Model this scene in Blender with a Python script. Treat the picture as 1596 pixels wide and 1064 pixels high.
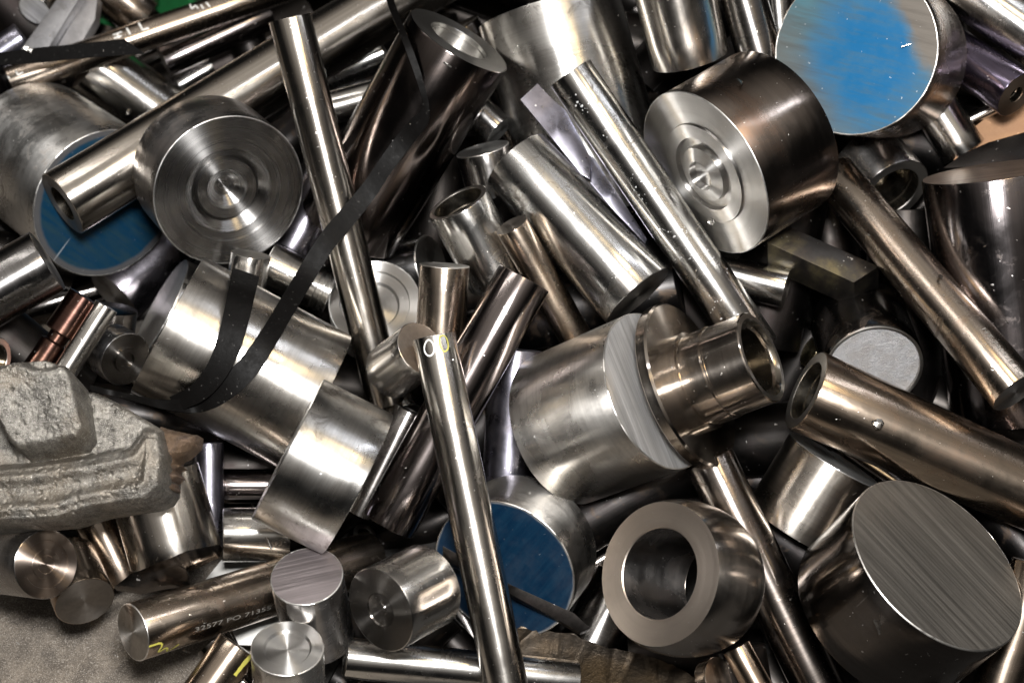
import bpy, bmesh, math, random
from mathutils import Vector, Matrix, noise

for _o in list(bpy.data.objects):
    bpy.data.objects.remove(_o)
SC = bpy.context.scene
COL = SC.collection
RND = random.Random(11)

# ------------------------------------------------------------------ camera, light, exposure
CAM_LOC = (0, 0, 0.98459)
CAM_TILT = 36.000   # degrees from straight down
CAM_LENS = 56.256

cam_data = bpy.data.cameras.new('camera')
cam = bpy.data.objects.new('camera', cam_data)
COL.objects.link(cam)
cam.location = CAM_LOC
cam.rotation_euler = (math.radians(CAM_TILT), 0, 0)
cam_data.sensor_width = 36
cam_data.lens = CAM_LENS
cam_data.clip_start = 0.02
cam_data.clip_end = 60
cam_data.dof.use_dof = True
cam_data.dof.focus_distance = 1.0
cam_data.dof.aperture_fstop = 7.1
SC.camera = cam

world = bpy.data.worlds.new('World')
SC.world = world
world.use_nodes = True
_nt = world.node_tree
_bg = _nt.nodes['Background']
_tc = _nt.nodes.new('ShaderNodeTexCoord')
_sep = _nt.nodes.new('ShaderNodeSeparateXYZ')
_rmp = _nt.nodes.new('ShaderNodeValToRGB')       # dim workshop: dark walls, warm pale ceiling overhead
_nt.links.new(_tc.outputs['Generated'], _sep.inputs[0])
_nt.links.new(_sep.outputs['Z'], _rmp.inputs[0])
_nt.links.new(_rmp.outputs[0], _bg.inputs[0])
_e = _rmp.color_ramp.elements
_e[0].position = 0.42; _e[0].color = (0.007, 0.007, 0.007, 1)
_e[1].position = 0.88; _e[1].color = (0.49, 0.455, 0.415, 1)
_m = _rmp.color_ramp.elements.new(0.64); _m.color = (0.125, 0.112, 0.10, 1)
_bg.inputs[1].default_value = 1.0

def area(name, loc, target, sx, sy, power, col):
    d = bpy.data.lights.new(name, 'AREA')
    d.shape = 'RECTANGLE'; d.size = sx; d.size_y = sy; d.energy = power; d.color = col
    o = bpy.data.objects.new(name, d)
    COL.objects.link(o)
    o.location = loc
    o.rotation_euler = (Vector(target) - Vector(loc)).to_track_quat('-Z', 'Y').to_euler()
    return o

TARGET = (0, 0.60, 0.12)
area('camera_flash', (0.03, 0.14, 1.12), TARGET, 0.20, 0.13, 28.0, (1.0, 0.985, 0.97))
area('work_lamp', (0.36, 0.50, 1.45), TARGET, 0.26, 0.26, 2.6, (1.0, 0.76, 0.44))
area('ceiling_strip_lamp', (-0.95, 1.1, 2.1), TARGET, 0.12, 1.3, 5.0, (1.0, 0.95, 0.90))
area('ceiling_strip_lamp', (1.3, 1.2, 2.2), TARGET, 0.12, 1.3, 5.0, (0.86, 0.90, 1.0))

SC.render.engine = 'CYCLES'
SC.cycles.use_denoising = True
SC.cycles.max_bounces = 8
SC.cycles.glossy_bounces = 5
SC.cycles.caustics_reflective = False
SC.cycles.caustics_refractive = False
SC.cycles.sample_clamp_indirect = 4
SC.view_settings.view_transform = 'Standard'
SC.view_settings.look = 'None'
SC.view_settings.exposure = 0.12
SC.view_settings.gamma = 1.0

# ------------------------------------------------------------------ materials
MATS = {}
class N:
    """small node helper"""
    def __init__(self, name):
        self.m = bpy.data.materials.new(name); self.m.use_nodes = True
        self.t = self.m.node_tree; self.b = self.t.nodes['Principled BSDF']
        self.tc = self.t.nodes.new('ShaderNodeTexCoord').outputs['Object']
        MATS[name] = self.m
    def node(self, kind, **ins):
        n = self.t.nodes.new(kind)
        for k, v in ins.items(): self.put(n.inputs[k.replace('_', ' ')], v)
        return n
    def put(self, sock, v):
        if hasattr(v, 'links'): self.t.links.new(v, sock)
        elif isinstance(v, (tuple, list)) and len(v) == 3 and sock.type == 'RGBA': sock.default_value = (*v, 1)
        else: sock.default_value = v
    def map(self, scale, rot=(0, 0, 0), vec=None):
        n = self.t.nodes.new('ShaderNodeMapping')
        self.t.links.new(vec or self.tc, n.inputs[0])
        n.inputs['Scale'].default_value = scale; n.inputs['Rotation'].default_value = rot
        return n.outputs[0]
    def noise(self, vec=None, scale=1.0, detail=3.0, rough=0.55, dist=0.0):
        n = self.node('ShaderNodeTexNoise', Scale=scale, Detail=detail, Roughness=rough, Distortion=dist)
        self.t.links.new(vec or self.tc, n.inputs['Vector'])
        return n.outputs['Fac']
    def ramp(self, fac, lo, hi, a=0.0, b=1.0):
        n = self.node('ShaderNodeMapRange'); n.interpolation_type = 'SMOOTHSTEP'
        self.put(n.inputs['Value'], fac)
        for k, v in zip(('From Min', 'From Max', 'To Min', 'To Max'), (lo, hi, a, b)): self.put(n.inputs[k], v)
        return n.outputs[0]
    def math(self, op, a, b=0.0):
        n = self.t.nodes.new('ShaderNodeMath'); n.operation = op
        self.put(n.inputs[0], a); self.put(n.inputs[1], b)
        return n.outputs[0]
    def mix(self, fac, a, b):
        n = self.t.nodes.new('ShaderNodeMix'); n.data_type = 'RGBA'
        self.put(n.inputs[0], fac); self.put(n.inputs[6], a); self.put(n.inputs[7], b)
        return n.outputs[2]
    def bump(self, h, strength, dist, normal=None):
        n = self.node('ShaderNodeBump', Strength=strength, Distance=dist); self.put(n.inputs['Height'], h)
        if normal is not None: self.put(n.inputs['Normal'], normal)
        return n.outputs[0]
    def rnd(self):
        return self.t.nodes.new('ShaderNodeObjectInfo').outputs['Random']
    def aniso(self, amount, rot=0.25):
        t = self.t.nodes.new('ShaderNodeTangent'); t.direction_type = 'RADIAL'; t.axis = 'Z'
        self.put(self.b.inputs['Anisotropic'], amount)
        self.put(self.b.inputs['Anisotropic Rotation'], rot)
        self.t.links.new(t.outputs[0], self.b.inputs['Tangent'])
    def out(self, col, rough, metal=1.0, normal=None):
        self.put(self.b.inputs['Base Color'], col); self.put(self.b.inputs['Roughness'], rough)
        self.put(self.b.inputs['Metallic'], metal)
        if normal is not None: self.put(self.b.inputs['Normal'], normal)

def steel(name, col, rough, grain='turned', stain=0.35, stain_col=None, aniso=0.5, pit=0.5, grain_amt=0.10, grime=0.68):
    n = N(name)
    col = Vector(col)
    dark = Vector(stain_col) if stain_col else col * 0.55
    low = n.noise(scale=26, detail=5, rough=0.62, dist=0.4)
    sc = (14, 14, 700) if grain == 'turned' else ((620, 620, 9) if grain == 'drawn' else (260, 260, 260))
    g = n.noise(n.map(sc), 1.0, 3, 0.6)
    g2 = n.noise(n.map(tuple(0.22 * v for v in sc)), 1.0, 2, 0.5)
    fine = n.noise(scale=900, detail=2)
    st = n.ramp(low, 0.46, 0.70, 0.0, min(1.0, stain * 1.35))
    c1 = n.mix(st, tuple(col), tuple(dark))
    c2 = n.mix(n.ramp(g, 0.35, 0.7, 0.0, 0.38), c1, tuple(col * 0.62))
    tint = n.mix(n.rnd(), tuple(Vector((1.0, 0.97, 0.93))), tuple(Vector((0.94, 0.97, 1.0))))
    mul = n.t.nodes.new('ShaderNodeMix'); mul.data_type = 'RGBA'; mul.blend_type = 'MULTIPLY'
    mul.inputs[0].default_value = 1.0
    n.put(mul.inputs[6], c2); n.put(mul.inputs[7], tint)
    # small dings and dry dust flecks
    dots = n.noise(scale=330, detail=1.5)
    ding = n.ramp(dots, 0.735, 0.76, 0.0, pit)
    c3 = n.mix(ding, mul.outputs[2], (0.72, 0.70, 0.68))
    # long scratches
    w = n.noise(n.map((9, 160, 9), (0.5, 0.3, 0.9)), 1.0, 1, 0.4, 0.5)
    scr = n.ramp(w, 0.745, 0.765, 0.0, 0.35 * pit)
    c4 = n.mix(scr, c3, (0.8, 0.79, 0.77))
    r1 = n.math('ADD', n.ramp(low, 0.3, 0.75, rough * 0.8, rough * 1.45), n.math('MULTIPLY', n.math('SUBTRACT', g2, 0.5), grain_amt))
    r2 = n.math('ADD', r1, n.math('MULTIPLY', ding, 0.25))
    h = n.math('ADD', n.math('MULTIPLY', g, 0.6), n.math('MULTIPLY', ding, 1.2))
    gr = n.ramp(n.noise(scale=58, detail=6, rough=0.7, dist=0.8), 0.53, 0.66)
    gr = n.math('MULTIPLY', gr, n.ramp(n.rnd(), 0.25, 0.95, 0.05, grime))
    c4 = n.mix(gr, c4, (0.085, 0.062, 0.045))
    r2 = n.math('ADD', r2, n.math('MULTIPLY', gr, 0.22))
    n.aniso(min(0.85, aniso * 2.0))
    n.out(c4, r2, 1.0, n.bump(h, 0.16, 0.0004))
    return n.m

steel('bright', (0.62, 0.60, 0.57), 0.221, 'drawn', aniso=0.35)
steel('brush', (0.66, 0.64, 0.61), 0.284, 'turned', aniso=0.6)
steel('drawn', (0.57, 0.54, 0.50), 0.210, 'drawn', stain_col=(0.34, 0.28, 0.23), aniso=0.35)
steel('warm', (0.43, 0.36, 0.295), 0.232, 'drawn', stain_col=(0.24, 0.15, 0.10), stain=0.5, aniso=0.3)
steel('polish', (0.56, 0.51, 0.46), 0.168, 'turned', stain_col=(0.30, 0.23, 0.18), aniso=0.5)
steel('dark', (0.31, 0.30, 0.295), 0.252, 'turned', stain_col=(0.16, 0.12, 0.10), aniso=0.4)
steel('darkwarm', (0.29, 0.255, 0.23), 0.210, 'turned', stain_col=(0.19, 0.11, 0.07), stain=0.5, aniso=0.35)
steel('darkpol', (0.25, 0.225, 0.225), 0.157, 'drawn', stain_col=(0.14, 0.10, 0.09), aniso=0.3, pit=0.8)
steel('darkpol_flat', (0.05, 0.047, 0.045), 0.36, 'plain', stain=0.7, stain_col=(0.13, 0.11, 0.06), aniso=0.0)
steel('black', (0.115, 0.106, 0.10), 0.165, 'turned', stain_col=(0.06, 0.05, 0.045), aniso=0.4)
steel('blackpol', (0.135, 0.12, 0.118), 0.15, 'drawn', stain_col=(0.085, 0.06, 0.048), stain=0.5, aniso=0.35)
steel('filler', (0.028, 0.026, 0.025), 0.42, 'drawn', stain_col=(0.03, 0.02, 0.02), aniso=0.2)  # near-black steel, mainly for the added bars that blacken the gaps
steel('lilac', (0.33, 0.32, 0.375), 0.284, 'plain', stain_col=(0.19, 0.18, 0.21), aniso=0.2, pit=0.9)
steel('violet', (0.16, 0.14, 0.20), 0.232, 'drawn', aniso=0.3)
steel('copper', (0.085, 0.046, 0.037), 0.273, 'turned', stain_col=(0.20, 0.11, 0.07), aniso=0.3)
steel('gold', (0.55, 0.47, 0.30), 0.28, 'turned', aniso=0.2)
steel('greyflat', (0.36, 0.36, 0.375), 0.50, 'plain', aniso=0.0)
steel('edge', (0.70, 0.69, 0.67), 0.34, 'plain', aniso=0.0)
steel('plain', (0.50, 0.49, 0.47), 0.34, 'plain', aniso=0.2)
steel('plain_tan', (0.50, 0.42, 0.35), 0.34, 'plain', aniso=0.2)
steel('plain_dark', (0.20, 0.185, 0.17), 0.40, 'plain', aniso=0.3)
steel('worn', (0.36, 0.33, 0.295), 0.38, 'plain', stain=0.8, stain_col=(0.22, 0.17, 0.13), aniso=0.5)

def turned(name, col, rough, aniso=0.96):
    """lathe-cut face: rings as a function of radius"""
    n = N(name)
    sep = n.node('ShaderNodeSeparateXYZ'); n.t.links.new(n.tc, sep.inputs[0])
    rr = n.math('SQRT', n.math('ADD', n.math('POWER', sep.outputs[0], 2.0), n.math('POWER', sep.outputs[1], 2.0)))
    cmb = n.node('ShaderNodeCombineXYZ'); n.t.links.new(rr, cmb.inputs[0])
    ring = n.noise(cmb.outputs[0], 1500, 2, 0.6)
    ring2 = n.noise(cmb.outputs[0], 260, 2, 0.5)
    low = n.noise(scale=30, detail=4)
    c = n.mix(n.ramp(ring2, 0.35, 0.7, 0, 0.22), tuple(col), tuple(Vector(col) * 0.66))
    c = n.mix(n.ramp(low, 0.5, 0.75, 0, 0.35), c, tuple(Vector(col) * 0.5))
    dot = n.ramp(n.noise(scale=420, detail=1), 0.75, 0.77, 0, 0.6)
    c = n.mix(dot, c, (0.75, 0.74, 0.72))
    n.aniso(aniso)
    n.out(c, n.ramp(ring2, 0.3, 0.7, rough * 0.94, rough * 1.08), 1.0, n.bump(ring, 0.035, 0.0003))
turned('turned', (0.50, 0.49, 0.475), 0.30)
turned('turned_grey', (0.25, 0.245, 0.24), 0.27)
turned('turned_dark', (0.17, 0.16, 0.15), 0.22)
turned('turned_brown', (0.40, 0.33, 0.28), 0.30)
turned('ring', (0.60, 0.52, 0.45), 0.34, 0.3)
turned('ring_plain', (0.5, 0.48, 0.45), 0.30, 0.3)
turned('bore_grey', (0.46, 0.45, 0.43), 0.30, 0.5)
turned('bore_tan', (0.46, 0.36, 0.28), 0.32, 0.3)

def sawn(name, col, rough, rot=0.0, amt=0.9):
    n = N(name)
    v = n.map((760, 7, 7), (0, 0, rot))
    a = n.noise(v, 1.0, 4, 0.7)
    b = n.noise(n.map((170, 5, 5), (0, 0, rot)), 1.0, 3, 0.6)
    low = n.noise(scale=24, detail=4)
    k = n.math('MULTIPLY', n.math('ADD', a, b), 0.5)
    c = n.mix(n.ramp(k, 0.36, 0.64, 0, 1), tuple(Vector(col) * (1 - 0.55 * amt)), tuple(Vector(col) * 1.15))
    c = n.mix(n.ramp(low, 0.5, 0.8, 0, 0.5), c, tuple(Vector(col) * 0.6))
    n.out(c, n.ramp(a, 0.3, 0.7, rough * 0.8, rough * 1.25), 0.9, n.bump(n.math('ADD', a, b), 0.22, 0.0005))
sawn('sawn', (0.62, 0.62, 0.62), 0.44, 0.12, 0.45)
sawn('sawn_dark', (0.20, 0.186, 0.165), 0.44, 0.22, 0.5)
sawn('sawn_brown', (0.34, 0.26, 0.21), 0.36, 1.0, 0.8)
sawn('streak', (0.30, 0.265, 0.27), 0.38, 0.9, 0.25)
sawn('white', (0.8, 0.8, 0.8), 0.55, 0.3, 0.4)

def blue_face(name, deep, pale, steelc, cover, radius, wash=True):
    WARP = 0.022 if wash else 0.005
    """layout blue wiped over a steel face"""
    n = N(name)
    warp = n.t.nodes.new('ShaderNodeTexNoise'); warp.inputs['Scale'].default_value = 38; warp.inputs['Detail'].default_value = 4
    n.t.links.new(n.tc, warp.inputs['Vector'])
    add = n.node('ShaderNodeVectorMath'); add.operation = 'MULTIPLY_ADD'
    n.t.links.new(warp.outputs['Color'], add.inputs[0]); add.inputs[1].default_value = (WARP,) * 3
    n.t.links.new(n.tc, add.inputs[2])
    sep = n.node('ShaderNodeSeparateXYZ'); n.t.links.new(add.outputs[0], sep.inputs[0])
    x = n.math('DIVIDE', n.math('SUBTRACT', sep.outputs[0], WARP / 2), radius)
    y = n.math('DIVIDE', n.math('SUBTRACT', sep.outputs[1], WARP / 2), radius)
    wipe = n.noise(n.map((22, 240, 20), (0, 0, 0.12)), 1.0, 4, 0.65)
    low = n.noise(scale=42, detail=5, rough=0.65)
    if wash:
        bx = n.math('POWER', n.math('MULTIPLY', n.math('SUBTRACT', x, 0.20), 1.15), 2.0)
        by = n.math('POWER', n.math('MULTIPLY', n.math('SUBTRACT', y, 0.06), 0.95), 2.0)
        blob = n.ramp(n.math('ADD', bx, by), 0.05, 1.55, 1.0, 0.0)
        corner = n.ramp(n.math('SUBTRACT', x, y), 0.80, 1.08, 1.0, 0.0)
        m = n.math('MULTIPLY', blob, corner)
        m = n.math('MULTIPLY', m, n.ramp(n.math('ADD', n.math('MULTIPLY', wipe, 0.5), n.math('MULTIPLY', low, 0.5)), 0.30, 0.58, 0.45, 1.0))
        film = n.math('MULTIPLY', corner, n.ramp(wipe, 0.3, 0.7, 0.6, 0.95))
        ll = n.math('SUBTRACT', y, x)
        film = n.math('MULTIPLY', film, n.ramp(ll, 0.35, 1.15, 1.0, 0.35))
        m = n.math('MULTIPLY', m, n.ramp(ll, 0.30, 1.15, 1.0, 0.2))
        c = n.mix(film, steelc, pale)
        c = n.mix(m, c, deep)
    else:
        rr = n.math('ADD', n.math('POWER', x, 2.0), n.math('POWER', y, 2.0))
        m = n.math('MULTIPLY', n.ramp(rr, cover, cover + 0.10, 1.0, 0.0), n.ramp(low, 0.25, 0.6, 0.96, 1.0))
        c = n.mix(m, steelc, n.mix(n.ramp(wipe, 0.3, 0.7), deep, pale))
    dots = n.ramp(n.noise(scale=300, detail=2), 0.72, 0.75, 0, 0.6 if wash else 0.15)
    c = n.mix(dots, c, (0.5, 0.52, 0.54))
    scr = n.ramp(n.noise(n.map((200, 8, 8), (0, 0, 0.1)), 1.0, 1, 0.3), 0.74, 0.76, 0, 0.5 if wash else 0.2)
    c = n.mix(scr, c, (0.75, 0.77, 0.8))
    metal = n.ramp(m, 0.0, 1.0, 0.55, 0.1)
    n.out(c, n.ramp(wipe, 0.3, 0.7, 0.36, 0.5), metal, n.bump(wipe, 0.12, 0.0004))
blue_face('blue', (0.0, 0.070, 0.175), (0.050, 0.120, 0.150), (0.105, 0.094, 0.082), 0, 0.0545)
blue_face('blue_dark', (0.0015, 0.011, 0.028), (0.002, 0.016, 0.036), (0.26, 0.26, 0.26), 0.93, 0.048, False)
blue_face('blue_dark2', (0.001, 0.022, 0.052), (0.008, 0.028, 0.042), (0.09, 0.09, 0.094), 0.84, 0.054, False)
MATS['blue_dark2'].node_tree.nodes['Principled BSDF'].inputs['Specular IOR Level'].default_value = 0.2

for _k in ('blue_dark', 'blue'): MATS[_k].node_tree.nodes['Principled BSDF'].inputs['Specular IOR Level'].default_value = 0.2

def rough_metal(name, col, dark, rough, metal, sc, bumpd):
    n = N(name)
    a = n.noise(scale=sc, detail=6, rough=0.7)
    b = n.noise(scale=sc * 5, detail=4, rough=0.7)
    low = n.noise(scale=sc * 0.25, detail=4, rough=0.6)
    c = n.mix(n.ramp(a, 0.32, 0.68), dark, col)
    c = n.mix(n.ramp(low, 0.42, 0.66, 0, 0.6), c, tuple(Vector(dark) * 0.8 + Vector((0.06, 0.03, 0.0))))
    c = n.mix(n.ramp(b, 0.62, 0.70, 0, 0.8), c, tuple(Vector(col) * 1.8))
    g = n.noise(scale=1500, detail=2)
    h = n.math('ADD', n.math('MULTIPLY', a, 0.7), n.math('ADD', n.math('MULTIPLY', b, 0.8), n.math('MULTIPLY', g, 0.35)))
    c = n.mix(n.ramp(g, 0.3, 0.7, 0.45, 0.0), c, dark)
    n.out(c, rough, metal, n.bump(h, 0.8, bumpd))
rough_metal('cast_lug', (0.30, 0.275, 0.235), (0.15, 0.135, 0.112), 0.50, 0.55, 130, 0.0022)
def cast_iron():
    n = N('cast')
    a = n.noise(scale=110, detail=7, rough=0.72); b = n.noise(scale=620, detail=4, rough=0.75); low = n.noise(scale=34, detail=5, rough=0.6)
    g = n.noise(scale=1700, detail=2)
    c = n.mix(n.ramp(a, 0.34, 0.66), (0.075, 0.070, 0.063), (0.235, 0.222, 0.198))
    c = n.mix(n.ramp(low, 0.47, 0.66, 0, 0.5), c, (0.185, 0.152, 0.112))
    c = n.mix(n.ramp(b, 0.56, 0.68, 0, 0.75), c, (0.36, 0.345, 0.31))
    c = n.mix(n.ramp(b, 0.30, 0.42, 0.8, 0), c, (0.035, 0.031, 0.028))
    c = n.mix(n.ramp(g, 0.58, 0.66, 0, 0.6), c, (0.5, 0.48, 0.44))
    geo = n.t.nodes.new('ShaderNodeNewGeometry')
    c = n.mix(n.ramp(geo.outputs['Pointiness'], 0.53, 0.60, 0, 0.6), c, (0.42, 0.39, 0.33))   # rubbed edges
    h_ = n.math('ADD', n.math('MULTIPLY', a, 0.6), n.math('ADD', n.math('MULTIPLY', b, 0.8), n.math('MULTIPLY', g, 0.4)))
    n.out(c, n.ramp(b, 0.3, 0.7, 0.52, 0.36), 0.88, n.bump(h_, 0.8, 0.0011))
cast_iron()
rough_metal('rusty', (0.24, 0.165, 0.115), (0.06, 0.045, 0.038), 0.4, 0.7, 200, 0.0016)
rough_metal('fracture', (0.52, 0.52, 0.53), (0.34, 0.34, 0.35), 0.42, 0.6, 420, 0.0016)
rough_metal('scaled', (0.085, 0.068, 0.052), (0.03, 0.025, 0.02), 0.34, 0.9, 70, 0.0004)
def concrete():
    n = N('concrete')
    a = n.noise(scale=90, detail=6, rough=0.7); b = n.noise(scale=480, detail=4, rough=0.7); low = n.noise(scale=20, detail=4)
    c = n.mix(n.ramp(a, 0.3, 0.7), (0.080, 0.066, 0.053), (0.185, 0.156, 0.125))
    c = n.mix(n.ramp(b, 0.60, 0.72, 0, 0.7), c, (0.30, 0.275, 0.24))
    g = n.noise(scale=1300, detail=2)
    c = n.mix(n.ramp(b, 0.28, 0.40, 0.7, 0), c, (0.06, 0.052, 0.046))
    c = n.mix(n.ramp(g, 0.56, 0.66, 0, 0.8), c, (0.34, 0.31, 0.27))
    c = n.mix(n.ramp(g, 0.34, 0.44, 0.8, 0), c, (0.045, 0.038, 0.032))
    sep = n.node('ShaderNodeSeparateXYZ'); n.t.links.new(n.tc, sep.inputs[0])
    # shade painted into the concrete under the heap, so no lit floor reflects
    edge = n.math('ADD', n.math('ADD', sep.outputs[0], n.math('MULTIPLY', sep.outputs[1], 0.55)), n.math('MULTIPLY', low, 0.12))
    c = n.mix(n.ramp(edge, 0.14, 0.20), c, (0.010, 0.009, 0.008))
    n.out(c, n.ramp(a, 0.3, 0.7, 0.7, 0.9), 0.0, n.bump(n.math('ADD', n.math('ADD', a, b), n.math('MULTIPLY', g, 0.5)), 0.9, 0.002))
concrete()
rough_metal('board', (0.36, 0.21, 0.115), (0.27, 0.15, 0.085), 0.7, 0.0, 40, 0.0006)

def plainmat(name, col, rough, metal=0.0, spec=None):
    n = N(name)
    a = n.noise(scale=120, detail=4)
    c = n.mix(n.ramp(a, 0.4, 0.75, 0, 0.6), col, tuple(Vector(col) * 0.6))
    n.out(c, n.ramp(a, 0.3, 0.7, rough * 0.75, rough * 1.2), metal, n.bump(a, 0.1, 0.0008))
def strapping():
    n = N('strapping')
    a = n.noise(scale=160, detail=5, rough=0.7)
    scuff = n.ramp(n.noise(scale=420, detail=3, rough=0.6), 0.66, 0.74, 0, 0.7)
    c = n.mix(scuff, (0.0022, 0.002, 0.0019), (0.05, 0.048, 0.045))
    n.out(c, n.ramp(a, 0.3, 0.7, 0.40, 0.55), 0.0, n.bump(a, 0.25, 0.0008))
    n.b.inputs['Specular IOR Level'].default_value = 0.05
strapping()
plainmat('bore_in', (0.20, 0.18, 0.15), 0.24, 1.0)
plainmat('white_paint', (0.62, 0.61, 0.58), 0.55)
plainmat('yellow_paint', (0.36, 0.33, 0.06), 0.55)
plainmat('etch', (0.15, 0.14, 0.125), 0.5)
plainmat('green', (0.012, 0.10, 0.03), 0.35)
plainmat('fleck', (0.42, 0.42, 0.42), 0.4, 0.4)
plainmat('chipmat', (0.50, 0.48, 0.45), 0.28, 1.0)

# ------------------------------------------------------------------ mesh helpers
def finish(me, mat, sharp=28, smooth=True):
    me.materials.append(MATS[mat])
    if smooth:
        me.polygons.foreach_set('use_smooth', [True] * len(me.polygons))
        me.set_sharp_from_angle(angle=math.radians(sharp))
    me.update()
    return me

def lathe(name, prof, mat, seg=96, wob=0.0):
    """revolve (radius, z) pairs round local Z; radius 0 closes the surface"""
    vs, fs, rings = [], [], []
    ph = RND.uniform(0, 6.28)
    for r, z in prof:
        if r < 1e-7:
            rings.append([len(vs)]); vs.append((0, 0, z)); continue
        row = []
        for i in range(seg):
            a = 2 * math.pi * i / seg
            k = r * (1 + wob * math.sin(3 * a + ph) + wob * 0.7 * math.sin(7 * a + 2 * ph))
            row.append(len(vs)); vs.append((k * math.cos(a), k * math.sin(a), z))
        rings.append(row)
    for p, q in zip(rings, rings[1:]):
        if len(p) == 1 and len(q) == 1: continue
        for i in range(seg):
            j = (i + 1) % seg
            if len(p) == 1: fs.append((p[0], q[j], q[i]))
            elif len(q) == 1: fs.append((p[i], p[j], q[0]))
            else: fs.append((p[i], p[j], q[j], q[i]))
    me = bpy.data.meshes.new(name)
    me.from_pydata(vs, [], fs)
    return finish(me, mat)

def link(name, me, parent=None, loc=None):
    o = bpy.data.objects.new(name, me)
    COL.objects.link(o)
    o.parent = parent
    if loc: o.location = loc
    return o

def tag(o, label, cat, group=None, kind=None):
    if label: o['label'] = label
    if cat: o['category'] = cat
    if group: o['group'] = group
    if kind: o['kind'] = kind
    return o

def frame(loc, axis, front):
    z = Vector(axis).normalized(); x = Vector(front); x = (x - z * x.dot(z)).normalized(); y = z.cross(x)
    m = Matrix((x, y, z)).transposed().to_4x4()
    m.translation = Vector(loc) * 0.001
    return m

MM = 0.001

def text_mesh(txt, za, aa, zb, ab, h, sgn, rad, mat):
    cu = bpy.data.curves.new('t', 'FONT'); cu.body = txt; cu.size = 1.0
    ob = bpy.data.objects.new('t', cu); COL.objects.link(ob)
    dg = bpy.context.evaluated_depsgraph_get()
    me = bpy.data.meshes.new_from_object(ob.evaluated_get(dg))
    bpy.data.objects.remove(ob)
    bm = bmesh.new(); bm.from_mesh(me); bmesh.ops.triangulate(bm, faces=bm.faces)
    bmesh.ops.subdivide_edges(bm, edges=[e for e in bm.edges if e.calc_length() > .2], cuts=2)
    bm.to_mesh(me); bm.free()
    xs = [v.co.x for v in me.vertices]; x0, x1 = min(xs), max(xs)
    for v in me.vertices:
        t = (v.co.x - x0) / (x1 - x0)
        z = za + (zb - za) * t; a = aa + (ab - aa) * t + sgn * v.co.y * h / rad
        v.co = ((rad + 0.08) * MM * math.cos(a), (rad + 0.08) * MM * math.sin(a), z * MM)
    me.materials.clear()
    return finish(me, mat, smooth=False)

def stroke_mesh(pts, w, radf, mat):
    # subdivide then make a thin hand-painted ribbon on the curved surface
    closed = len(pts) > 3 and pts[0] == pts[-1]
    for _ in range(2 if len(pts) > 3 else 0):      # round the corners of a hand-drawn line
        q = []
        for (z0, a0), (z1, a1) in zip(pts, pts[1:]):
            q += [(z0 * .75 + z1 * .25, a0 * .75 + a1 * .25), (z0 * .25 + z1 * .75, a0 * .25 + a1 * .75)]
        pts = q + [q[0]] if closed else [pts[0]] + q + [pts[-1]]
    P = []
    for (z0, a0), (z1, a1) in zip(pts, pts[1:]):
        for k in range(5): P.append((z0 + (z1 - z0) * k / 5, a0 + (a1 - a0) * k / 5))
    P.append(pts[-1])
    vs, fs = [], []
    for i, (z, a) in enumerate(P):
        rad = radf(z)
        q0, q1 = P[max(0, i - 1)], P[min(len(P) - 1, i + 1)]
        dz, da = q1[0] - q0[0], (q1[1] - q0[1]) * rad
        l = math.hypot(dz, da) or 1; nz, na = -da / l, dz / l
        hw = w * 0.5 * RND.uniform(0.8, 1.2)
        for s in (-1, -0.33, 0.33, 1):
            zz = z + nz * s * hw; ang = a + na * s * hw / rad
            vs.append(((rad + 0.07) * MM * math.cos(ang), (rad + 0.07) * MM * math.sin(ang), zz * MM))
    for i in range(len(P) - 1):
        for k in range(3):
            b = i * 4 + k; fs.append((b, b + 1, b + 5, b + 4))
    me = bpy.data.meshes.new('marking'); me.from_pydata(vs, [], fs)
    return finish(me, mat)

def burr_ring(r, c):
    """uneven bright edge left by the saw or the tool"""
    vs, fs, n = [], [], 160
    s = RND.uniform(0, 50)
    for i in range(n):
        a = 2 * math.pi * i / n; u = Vector((math.cos(a), math.sin(a), 0))
        k = 0.5 + 0.5 * noise.noise(u * 3.1 + Vector((s, 0, 0))); f = noise.noise(u * 17 + Vector((0, s, 0)))
        w = c * (0.02 + 1.3 * max(0, k - .3) + 0.6 * max(0, f)); hgt = c * (0.05 + 0.35 * max(0, f))
        for rad, z in ((r - c - w * .6, 0.0), (r - c - w * .1, -hgt), (r - c * .2 + .03, -hgt * .2 + c * .2), (r + .06, c + w * .4)):
            vs.append((u.x * rad * MM, u.y * rad * MM, (z - .02) * MM))
    for i in range(n):
        j = (i + 1) % n
        for k in range(3): fs.append((i * 4 + k, j * 4 + k, j * 4 + k + 1, i * 4 + k + 1))
    me = bpy.data.meshes.new('rim_burr'); me.from_pydata(vs, [], fs)
    return finish(me, 'edge', 60)

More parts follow.
